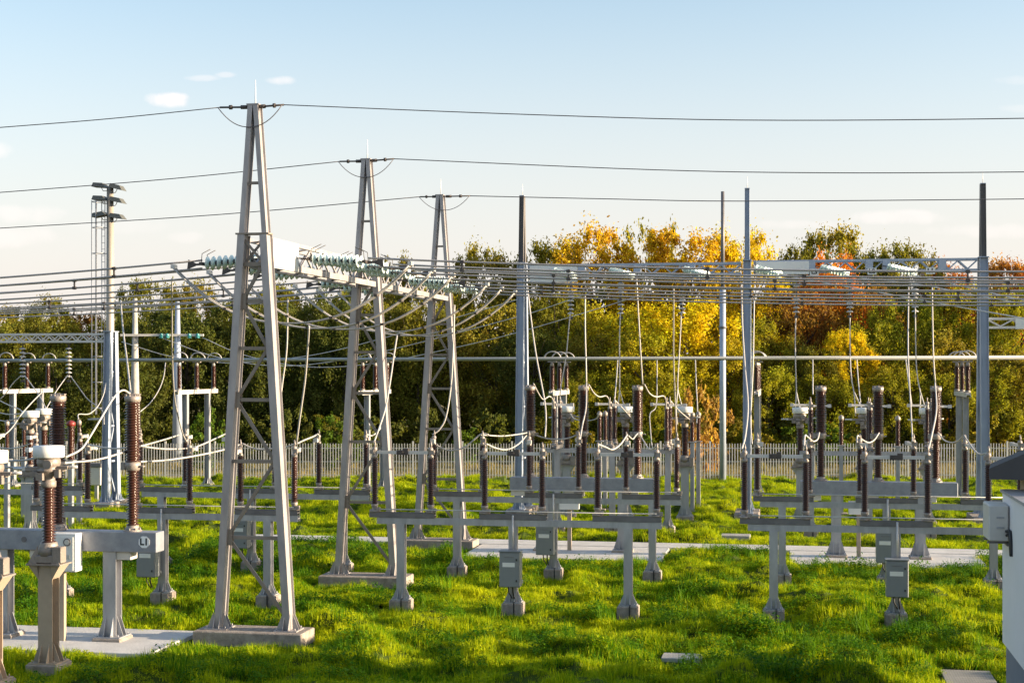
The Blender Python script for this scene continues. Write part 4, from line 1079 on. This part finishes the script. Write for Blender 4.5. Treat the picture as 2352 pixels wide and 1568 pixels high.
m = MB(); m.tube(smooth_path([(-0.06, -0.99, 3.1), (-0.03, -1.2, 3.12), (-0.03, -1.3, 3.0), (-0.02, -1.32, 2.7)]), 0.03, 7); m.tube(smooth_path([(-0.06, -0.99, 3.03), (-0.03, -1.1, 3.05), (-0.03, -1.2, 2.95), (-0.02, -1.22, 2.7)]), 0.024, 7); m.build('hoses', BLACK, t)
EXCL.append((BL, -0.1, 6.0, -8, 0.6))

# ------------------------------------------------------------------ lawn: grass and weeds (uncountable)
hidden = bpy.data.collections.new('lawn_sources')
def tuft(name, seed, n, spread, hmin, hmax, wid, lean, m):
    r = random.Random(seed); mb = MB()
    for _ in range(n):
        a = r.uniform(0, 2 * math.pi); d = spread * math.sqrt(r.random())
        x, y = d * math.cos(a), d * math.sin(a)
        h = r.uniform(hmin, hmax); fa = r.uniform(0, 2 * math.pi); ln = lean * r.uniform(0.2, 1.0) * h
        dx, dy = math.cos(fa), math.sin(fa); sx, sy = -dy * wid, dx * wid
        p1 = (x + dx * ln * .3, y + dy * ln * .3, h * .55); p2 = (x + dx * ln, y + dy * ln, h)
        mb.add([(x - sx, y - sy, -0.02), (x + sx, y + sy, -0.02), (p1[0] + sx * .8, p1[1] + sy * .8, p1[2]), (p1[0] - sx * .8, p1[1] - sy * .8, p1[2]), p2], [(0, 1, 2, 3), (3, 2, 4)])
    o = bpy.data.objects.new(name, mb.mesh(name, m)); hidden.objects.link(o)
    return o
def leafy(name, seed, n, spread, h, size, m):
    r = random.Random(seed); mb = MB()
    for _ in range(n):
        a = r.uniform(0, 2 * math.pi); d = spread * math.sqrt(r.random()); z = h * r.random() * (1 - 0.5 * d / spread)
        c = Vector((d * math.cos(a), d * math.sin(a), z + .01)); q = r.uniform(0, 6.28); tl = r.uniform(-.6, .9); s = size * r.uniform(.6, 1.3)
        M = Matrix.Translation(c) @ Matrix.Rotation(q, 4, 'Z') @ Matrix.Rotation(tl, 4, 'X')
        mb.add([(0, -s, 0), (s * .6, 0, s * .15), (0, s, 0), (-s * .6, 0, s * .15)], [(0, 1, 2, 3)], False, M)
    o = bpy.data.objects.new(name, mb.mesh(name, m)); hidden.objects.link(o)
    return o

def blocked(x, y):
    for o, u0, u1, v0, v1 in EXCL:
        dx, dy = x - o.x, y - o.y
        a = dx * U.x + dy * U.y
        if u0 < a < u1:
            b = dx * V.x + dy * V.y
            if v0 < b < v1: return True
    return False

def scatter(name, verts, faces, srcs, density, smin, smax, noise_scale, seed, soil=None):
    me = bpy.data.meshes.new(name); me.from_pydata(verts, [], faces); me.update()
    ob = bpy.data.objects.new(name, me); COL.objects.link(ob); tag(ob, kind='stuff')
    coll = bpy.data.collections.new(name + '_sources')
    for s in srcs: coll.objects.link(s)
    ng = bpy.data.node_groups.new(name + '_nodes', 'GeometryNodeTree')
    ng.interface.new_socket('Geometry', in_out='INPUT', socket_type='NodeSocketGeometry')
    ng.interface.new_socket('Geometry', in_out='OUTPUT', socket_type='NodeSocketGeometry')
    N, L = ng.nodes.new, ng.links.new
    gi, go = N('NodeGroupInput'), N('NodeGroupOutput')
    dp = N('GeometryNodeDistributePointsOnFaces'); dp.inputs['Density'].default_value = density; dp.inputs['Seed'].default_value = seed
    L(gi.outputs[0], dp.inputs['Mesh'])
    ci = N('GeometryNodeCollectionInfo'); ci.inputs['Collection'].default_value = coll; ci.inputs['Separate Children'].default_value = True; ci.inputs['Reset Children'].default_value = True
    ip = N('GeometryNodeInstanceOnPoints'); ip.inputs['Pick Instance'].default_value = True
    L(dp.outputs['Points'], ip.inputs['Points']); L(ci.outputs[0], ip.inputs['Instance'])
    rz = N('FunctionNodeRandomValue'); rz.data_type = 'FLOAT_VECTOR'
    rz.inputs[0].default_value = (-0.15, -0.15, 0); rz.inputs[1].default_value = (0.15, 0.15, 6.283)
    L(rz.outputs[0], ip.inputs['Rotation'])
    pos = N('GeometryNodeInputPosition')
    nz = N('ShaderNodeTexNoise'); nz.inputs['Scale'].default_value = noise_scale; nz.inputs['Detail'].default_value = 3
    L(pos.outputs[0], nz.inputs['Vector'])
    mr = N('ShaderNodeMapRange'); mr.inputs[1].default_value = 0.32; mr.inputs[2].default_value = 0.72; mr.inputs[3].default_value = smin; mr.inputs[4].default_value = smax
    L(nz.outputs['Fac'], mr.inputs[0])
    rs = N('FunctionNodeRandomValue'); rs.data_type = 'FLOAT'; rs.inputs[2].default_value = 0.75; rs.inputs[3].default_value = 1.3; rs.inputs['Seed'].default_value = 5
    mm = N('ShaderNodeMath'); mm.operation = 'MULTIPLY'; L(mr.outputs[0], mm.inputs[0]); L(rs.outputs[1], mm.inputs[1])
    L(mm.outputs[0], ip.inputs['Scale'])
    jn = N('GeometryNodeJoinGeometry'); L(ip.outputs[0], jn.inputs[0])
    if soil:
        sm = N('GeometryNodeSetMaterial'); sm.inputs['Material'].default_value = soil
        L(gi.outputs[0], sm.inputs['Geometry']); L(sm.outputs[0], jn.inputs[0])
    L(jn.outputs[0], go.inputs[0])
    md = ob.modifiers.new('scatter', 'NODES'); md.node_group = ng
    return ob

from mathutils import noise as mnoise
def mound(x, y):
    if blocked(x, y): return 0.004
    near = 1.0
    for d_ in (0.4, 0.9, 1.5, 2.2):
        if blocked(x, y + d_): near = min(near, 0.08 + d_ * 0.16)
    n = 0.4 * mnoise.noise(Vector((x * 0.3, y * 0.5, 0.3))) + 0.6 * mnoise.noise(Vector((x * 0.85, y * 1.3, 4.1))) + 0.3 * mnoise.noise(Vector((x * 2.0, y * 2.7, 9.1)))
    h = max(0.0, n + 0.10) ** 1.2 * 0.85 * near
    for dx, dy in ((.45, 0), (-.45, 0), (0, .45), (0, -.45)):
        if blocked(x + dx, y + dy): h *= 0.25
    return h + 0.004
def cells(y0, y1, step, margin, test=None, bumps=True):
    vs, fs, idx = [], [], {}
    j = 0
    y = y0
    while y < y1:
        half = 0.336 * y + margin
        i = -int(half / step)
        x = i * step
        while x < half:
            if not blocked(x + step / 2, y + step / 2) and (test is None or test(x, y)):
                q = []
                for a, b in ((0, 0), (1, 0), (1, 1), (0, 1)):
                    key = (i + a, j + b)
                    if key not in idx:
                        idx[key] = len(vs); X, Y = x + a * step, y + b * step
                        vs.append((X, Y, mound(X, Y) if bumps else 0.0))
                    q.append(idx[key])
                fs.append(tuple(q))
            x += step; i += 1
        y += step; j += 1
    return vs, fs
GT = [tuft(f'grass_tuft_{i}', 11 + i, 46, 0.17, 0.07, 0.20, 0.005, 0.5, GRASS) for i in range(3)] + [leafy(f'clover_tuft_{i}', 31 + i, 75, 0.19, 0.14, 0.022, GRASS) for i in range(2)]
vs, fs = cells(26.5, 46, 0.3, 4.5)
SOIL = bpy.data.materials['soil_and_turf']
scatter('lawn_grass', vs, fs, GT, 52, 0.35, 1.4, 1.1, 3, SOIL)
vs, fs = cells(46, 80, 0.4, 4.5)
scatter('lawn_grass', vs, fs, GT, 25, 0.45, 1.35, 0.8, 4, SOIL)
# grassy bank beyond the fence
vs, fs = cells(80.3, 98, 1.0, 4, None, False)
DRY = leaf_mat('dry_grass_blades', False, (0.10, 0.115, 0.025), (0.42, 0.32, 0.13), 0.3, 0.12)
GB = [tuft('rough_grass_tuft', 51, 40, 0.3, 0.15, 0.4, 0.012, 0.5, DRY)]
scatter('rough_grass', vs, fs, GB, 0.7, 0.5, 1.3, 0.25, 6)
# patches of tall leafy weeds
WP = [(gx(735, 51.5), 1.3), (gx(560, 48), 1.5), (gx(800, 47.5), 1.3), (gx(640, 44), 1.4), (gx(1840, 45.5), 1.0), (gx(1930, 44), 1.3), (gx(2060, 43.5), 1.4), (gx(2160, 43.6), 1.3), (gx(2250, 44.0), 1.3), (gx(1290, 44.4), 1.2), (gx(1420, 44.0), 1.2), (gx(1190, 44.5), 1.0), (gx(1700, 48.5), 0.9), (gx(1600, 46.5), 1.0),
      (gx(430, 45), 1.3), (gx(720, 37), 0.8), (gx(2230, 46.5), 1.2), (gx(1010, 50.6), 0.5), (gx(870, 40), .9), (gx(200, 40), 1.2), (gx(30, 38), 1.2), (gx(1050, 45), 1.2), (gx(2300, 41), 1.1), (gx(1770, 33), 1.2), (gx(1990, 31), 1.1), (gx(2150, 33), 1.2), (gx(1330, 31), .9), (gx(1230, 33), .8), (gx(1650, 29.5), 1.0), (gx(1900, 29), 1.0), (gx(760, 30.5), .7), (gx(560, 29.5), .6), (gx(250, 44), 1.2)]
def in_patch(x, y):
    if y < 47:
        n = mnoise.noise(Vector((x * 0.55, y * 0.9, 7.7))) + 0.5 * mnoise.noise(Vector((x * 1.6, y * 2.2, 2.2)))
        if n > 0.30 and not any(blocked(x, y + d) for d in (0.5, 1.2, 2.0)): return True
    for c, r in WP:
        if (x - c.x) ** 2 + ((y - c.y) * 0.8) ** 2 < r * r: return True
    return False
vs, fs = cells(27, 56, 0.24, 0.5, in_patch)
WT = [leafy(f'weed_tuft_{i}', 71 + i, 130, 0.22, 0.5 - .1 * i, 0.034, WEED) for i in range(2)] + [tuft('weed_stalks', 81, 30, 0.15, 0.25, 0.5, 0.006, 0.4, WEED)]
scatter('weeds', vs, fs, WT, 11, 0.5, 1.15, 0.8, 8)

# ------------------------------------------------------------------ trees
def crown_mesh(name, seed, n_clump, n_leaf, size, wispy=0.0, squash=1.0):
    """unit crown: about 1 wide (radius .5), height 1, base at z=0"""
    r = random.Random(seed)
    clumps = []
    for i in range(n_clump):
        z = r.random() ** 0.85
        prof = (math.sin(math.pi * min(1, (z * 0.80 + 0.14))) ** 0.55) * 0.45
        a = r.uniform(0, 2 * math.pi); d = prof * math.sqrt(r.uniform(0.15, 1))
        clumps.append((Vector((d * math.cos(a), d * math.sin(a), 0.05 + z * 0.86)), r.uniform(0.05, 0.125) * (1 - 0.35 * z), r.uniform(0.7, 1.5)))
    verts, faces = [], []
    for i in range(n_leaf):
        c, rad, el = clumps[r.randrange(n_clump)]
        v = Vector((r.gauss(0, 1), r.gauss(0, 1), r.gauss(0, 1))).normalized()
        q = min(1.25, abs(r.gauss(0.45, 0.40))) * rad * (1.35 if r.random() < wispy else 1)
        p = c + Vector((v.x * q, v.y * q, v.z * q * el * squash))
        s = size * r.uniform(0.6, 1.35)
        nrm = (v * 0.7 + Vector((r.uniform(-1, 1), r.uniform(-1, 1), r.uniform(-.4, 1)))).normalized()
        t1 = nrm.orthogonal().normalized(); t2 = nrm.cross(t1); a = r.uniform(0, 6.28)
        e1 = t1 * math.cos(a) + t2 * math.sin(a); e2 = nrm.cross(e1)
        o = len(verts)
        verts += [tuple(p - e1 * s), tuple(p + e2 * s * .6 + nrm * s * .15), tuple(p + e1 * s), tuple(p - e2 * s * .6 + nrm * s * .15)]
        faces.append((o, o + 1, o + 2, o + 3))
    me = bpy.data.meshes.new(name); me.from_pydata(verts, [], faces); me.materials.append(LEAF); me.update()
    return me
CROWNS = [crown_mesh('crown', 100 + i, 120 + 12 * i, 26000, 0.0098, 0.12) for i in range(5)]
WISPY = [crown_mesh('crown', 200 + i, 34, 3600, 0.014, 0.5) for i in range(3)]
BUSH = [crown_mesh('crown', 300 + i, 30, 3800, 0.028, 0.2) for i in range(3)]
def trunk_mesh(seed, limbs=7):
    r = random.Random(seed); mb = MB()
    mb.cyl((0, 0, -0.02), (0.0, 0.0, 0.5), 0.022, 0.014, 8); mb.cyl((0, 0, 0.5), (0.01, 0, 0.93), 0.014, 0.003, 7)
    for i in range(limbs):
        z = r.uniform(0.25, 0.7); a = r.uniform(0, 6.28); l = r.uniform(0.16, 0.34)
        p = Vector((0, 0, z)); q = p + Vector((math.cos(a) * l * .6, math.sin(a) * l * .6, l * .55)); e = q + Vector((math.cos(a + .3) * l * .5, math.sin(a + .3) * l * .5, l * .6))
        mb.cyl(p, q, 0.008, 0.005, 6); mb.cyl(q, e, 0.005, 0.0015, 5)
    return mb.mesh('trunk', BARK)
TRUNKS = [trunk_mesh(400 + i) for i in range(3)]
tree_i = 0
def tree(x, top, Z, width, col, label, kind='tree', crown=None, base=0.0, trunk=True, group=None, name=None, cat='tree'):
    global tree_i
    tree_i += 1
    H = CAM_H - (top - HY) * Z / F_PX
    t = thing(name or kind, label, cat, gx(x, Z), rnd.uniform(0, 6.28), group)
    me = crown or CROWNS[tree_i % 5]
    c = bpy.data.objects.new('crown', me); COL.objects.link(c); c.parent = t
    zb = H * base
    c.location = (0, 0, zb); c.scale = (width, width, (H - zb) / 0.98)
    v = rnd.uniform(0.9, 1.1)
    c.color = (col[0] * v, col[1] * v, col[2] * v, 1)
    if trunk:
        k = bpy.data.objects.new('trunk', TRUNKS[tree_i % 3]); COL.objects.link(k); k.parent = t; k.scale = (width * 0.8, width * 0.8, H * 0.88)
    return t
DG = (0.115, 0.13, 0.028); OG = (0.185, 0.18, 0.026); OL = (0.255, 0.22, 0.03); YG = (0.29, 0.28, 0.022); YE = (0.58, 0.47, 0.015); GO = (0.56, 0.385, 0.022)
OR = (0.50, 0.19, 0.025); BRN = (0.24, 0.125, 0.03); RB = (0.37, 0.14, 0.03); MG = (0.10, 0.155, 0.018)
GD = 'dark green trees of the wood'; GO_ = 'olive trees of the wood'
SK = [  # skyline trees: x, top, Z, width, colour, label, base, crown
 (20, 688, 112, 7, OL, 'olive tree behind the edge bus support, low against the sky', .12, None),
 (115, 668, 114, 5.5, OL, 'small pale-topped tree rising alone left of the floodlight mast', .15, None),
 (190, 705, 113, 6, BRN, 'brownish low tree just beside the floodlight mast', .1, None),
 (335, 632, 112, 8, OG, 'green tree top between the floodlight mast and the nearest tower', .12, None),
 (450, 630, 116, 7, OL, 'yellowing tree top just outside the nearest tower', .12, None),
 (640, 634, 114, 8, OG, 'green tree top seen under the glass insulators of the nearest tower', .1, None),
 (770, 650, 112, 8, DG, 'dark tree behind the jumper loops between the towers', .1, None),
 (905, 574, 116, 6, OL, 'tree whose tip shows above the beam beside the middle tower', .15, None),
 (1000, 640, 112, 7, OL, 'olive tree behind the farthest A-frame tower', .1, None),
 (1110, 550, 116, 8, OL, 'lone ragged tree top between the farthest tower and the spired post', .2, None),
 (1250, 536, 116, 8.5, OL, 'thin olive tree just beside the first dark spire', .15, None),
 (1372, 500, 114, 10, GO, 'golden tree crown above the first lattice beam', .2, None),
 (1330, 520, 118, 7, OL, 'sparse brownish tree behind the golden crown', .15, 'w'),
 (1470, 495, 118, 6.5, OL, 'wispy nearly bare tree between two golden crowns', .15, 'w'),
 (1525, 492, 119, 5, OL, 'tall wispy tree behind the wide golden crown', .15, 'w'),
 (1565, 503, 113, 11.5, GO, 'widest golden tree crown beside the slim lone pole', .2, None),
 (1700, 510, 114, 8.6, YE, 'bright yellow tree crown behind the second dark spire', .2, None),
 (1835, 543, 116, 7, OG, 'dark slim tree top left of the red tree', .15, None),
 (1915, 508, 117, 9.5, OL, 'tall green-yellow tree behind the red tree', .15, None),
 (2000, 552, 116, 8, OG, 'green tree beside the tall green-yellow one', .12, None),
 (2085, 538, 115, 8, OG, 'bushy green tree top above the lattice beam near the thick post', .12, None),
 (1915, 566, 109, 6.5, OR, 'orange-red tree behind the second lattice beam', .25, None),
 (2170, 588, 117, 7, RB, 'reddish brown low tree top just before the thick post', .1, None),
 (2310, 582, 113, 7, (0.33, 0.17, 0.03), 'reddish tree top beyond the thick post', .25, None),
 (2380, 590, 112, 7, OR, 'orange tree cut off by the picture edge', .25, None),
]
for x, top, Z, wd, c, lab, base, kind in SK:
    tree(x, top, Z, wd, c, lab, 'broadleaf_tree', WISPY[tree_i % 3] if kind == 'w' else None, base * .5)
MID = [  # nearer, lower trees that fill the wall of the wood
 (1565, 672, 101, 10.5, YE, 'large bright yellow tree low behind the central transformers', .12),
 (1410, 690, 103, 9.5, (0.40, 0.36, 0.02), 'olive yellow tree behind the middle hanging disc string', .05),
 (1285, 660, 106, 8, OG, 'dark olive tree just beyond the post behind the middle breaker', .03),
 (1140, 690, 104, 9, OL, 'broad olive tree between the farthest tower and the spired post', .03),
 (1950, 750, 99, 4.5, YE, 'small yellow tree low in front of the dark trees', .35),
 (2075, 672, 103, 7.5, YG, 'yellow-green tree behind the last building breaker column', .1),
 (2000, 730, 101, 6.5, YG, 'green round tree beside the small yellow tree', .05),
 (1835, 655, 105, 8.5, BRN, 'brown shaded tree behind the first building breaker column', .05),
 (1730, 720, 101, 6.5, YG, 'olive tree low behind the second spired post', .05),
 (2210, 640, 104, 8.5, YG, 'olive yellow tree just before the thick post', .05),
 (2330, 640, 102, 8, YG, 'yellow-green tree beyond the thick post', .05),
 (1985, 640, 107, 7, (0.26, 0.16, 0.03), 'rust coloured tree under the orange-red one', .15),
 (1655, 765, 99, 6.5, (0.40, 0.34, 0.02), 'low olive tree behind the slim lone pole', .03),
 (1480, 755, 98.5, 8, (0.36, 0.33, 0.02), 'low green-yellow tree behind the central breaker columns', .03),
 (80, 710, 105, 8, OG, None, .03), (200, 720, 106, 8, OL, None, .03), (330, 690, 105, 8, DG, None, .03), (430, 700, 103, 8, DG, None, .03), (540, 680, 105, 8, DG, None, .03),
 (620, 700, 104, 8, DG, None, .03), (700, 680, 106, 8, DG, None, .03), (790, 700, 104, 8, DG, None, .03), (880, 680, 105, 8, OG, None, .03), (960, 690, 104, 8, OG, None, .03),
 (1050, 700, 106, 8, OG, None, .03), (1225, 745, 101, 8, DG, None, .03), (1350, 760, 101, 7, OL, None, .03), (1790, 760, 102, 7, OL, None, .03), (1880, 790, 99, 6.5, OG, None, .03), (2140, 750, 100, 7, OL, None, .03), (2270, 780, 99, 7, OL, None, .03), (2370, 800, 98, 7, OL, None, .03), (-10, 730, 103, 8, OG, None, .03), (130, 800, 100, 7, DG, None, .03), (270, 800, 100, 7, DG, None, .03), (-60, 700, 112, 9, OG, None, .03)]
for x, top, Z, wd, c, lab, base in MID:
    if lab: tree(x, top, Z, wd, c, lab, 'broadleaf_tree', None, base)
    else: tree(x, top, Z, wd, c, 'dark green tree in the solid wall of the wood behind the fence', 'broadleaf_tree', None, base, group=GD)
for x, top, Z, wd in ((1325, 860, 96.5, 5), (1425, 850, 97, 5.5), (1515, 850, 96, 5), (1765, 835, 97, 5.5), (1895, 850, 96.5, 5.5), (2050, 830, 97, 6), (2180, 850, 96.5, 5.5), (2290, 835, 97, 6)):
    tree(x, top, Z, wd, YG, 'low sunlit yellow-green tree in front of the taller wood', 'broadleaf_tree', None, 0.0, group='low yellow-green trees before the wood')
# low bushes in front of the wood
for i in range(34):
    x = -40 + i * 73 + rnd.uniform(-20, 20)
    Z = rnd.uniform(92, 97)
    tree(x, rnd.uniform(925, 985), Z, rnd.uniform(2.6, 4.4), rnd.choice([DG, OG, MG, OL] if x > 1000 else [DG, MG, DG, OG]), 'low green bush at the foot of the wood behind the fence', 'bush', BUSH[i % 3], 0, False, 'low bushes at the foot of the wood', 'bush', 'bush')
tree(1600, 880, 85.5, 3.2, (0.42, 0.27, 0.07), 'straw coloured twiggy bush just behind the fence by the lone pole', 'bush', BUSH[1], 0, False, None, 'bush', 'bush')
tree(1640, 905, 86.5, 2.6, (0.38, 0.25, 0.07), 'smaller straw coloured bush touching the slim lone pole', 'bush', BUSH[2], 0, False, None, 'bush', 'bush')
tree(470, 930, 88, 3.2, MG, 'fresh green bush behind the nearest tower and bus support', 'bush', BUSH[0], 0, False, None, 'bush', 'bush')
tree(770, 950, 88, 3.4, MG, 'fresh green bush behind the middle tower', 'bush', BUSH[1], 0, False, None, 'bush', 'bush')
# the far interior of the wood, one mass that closes the gaps
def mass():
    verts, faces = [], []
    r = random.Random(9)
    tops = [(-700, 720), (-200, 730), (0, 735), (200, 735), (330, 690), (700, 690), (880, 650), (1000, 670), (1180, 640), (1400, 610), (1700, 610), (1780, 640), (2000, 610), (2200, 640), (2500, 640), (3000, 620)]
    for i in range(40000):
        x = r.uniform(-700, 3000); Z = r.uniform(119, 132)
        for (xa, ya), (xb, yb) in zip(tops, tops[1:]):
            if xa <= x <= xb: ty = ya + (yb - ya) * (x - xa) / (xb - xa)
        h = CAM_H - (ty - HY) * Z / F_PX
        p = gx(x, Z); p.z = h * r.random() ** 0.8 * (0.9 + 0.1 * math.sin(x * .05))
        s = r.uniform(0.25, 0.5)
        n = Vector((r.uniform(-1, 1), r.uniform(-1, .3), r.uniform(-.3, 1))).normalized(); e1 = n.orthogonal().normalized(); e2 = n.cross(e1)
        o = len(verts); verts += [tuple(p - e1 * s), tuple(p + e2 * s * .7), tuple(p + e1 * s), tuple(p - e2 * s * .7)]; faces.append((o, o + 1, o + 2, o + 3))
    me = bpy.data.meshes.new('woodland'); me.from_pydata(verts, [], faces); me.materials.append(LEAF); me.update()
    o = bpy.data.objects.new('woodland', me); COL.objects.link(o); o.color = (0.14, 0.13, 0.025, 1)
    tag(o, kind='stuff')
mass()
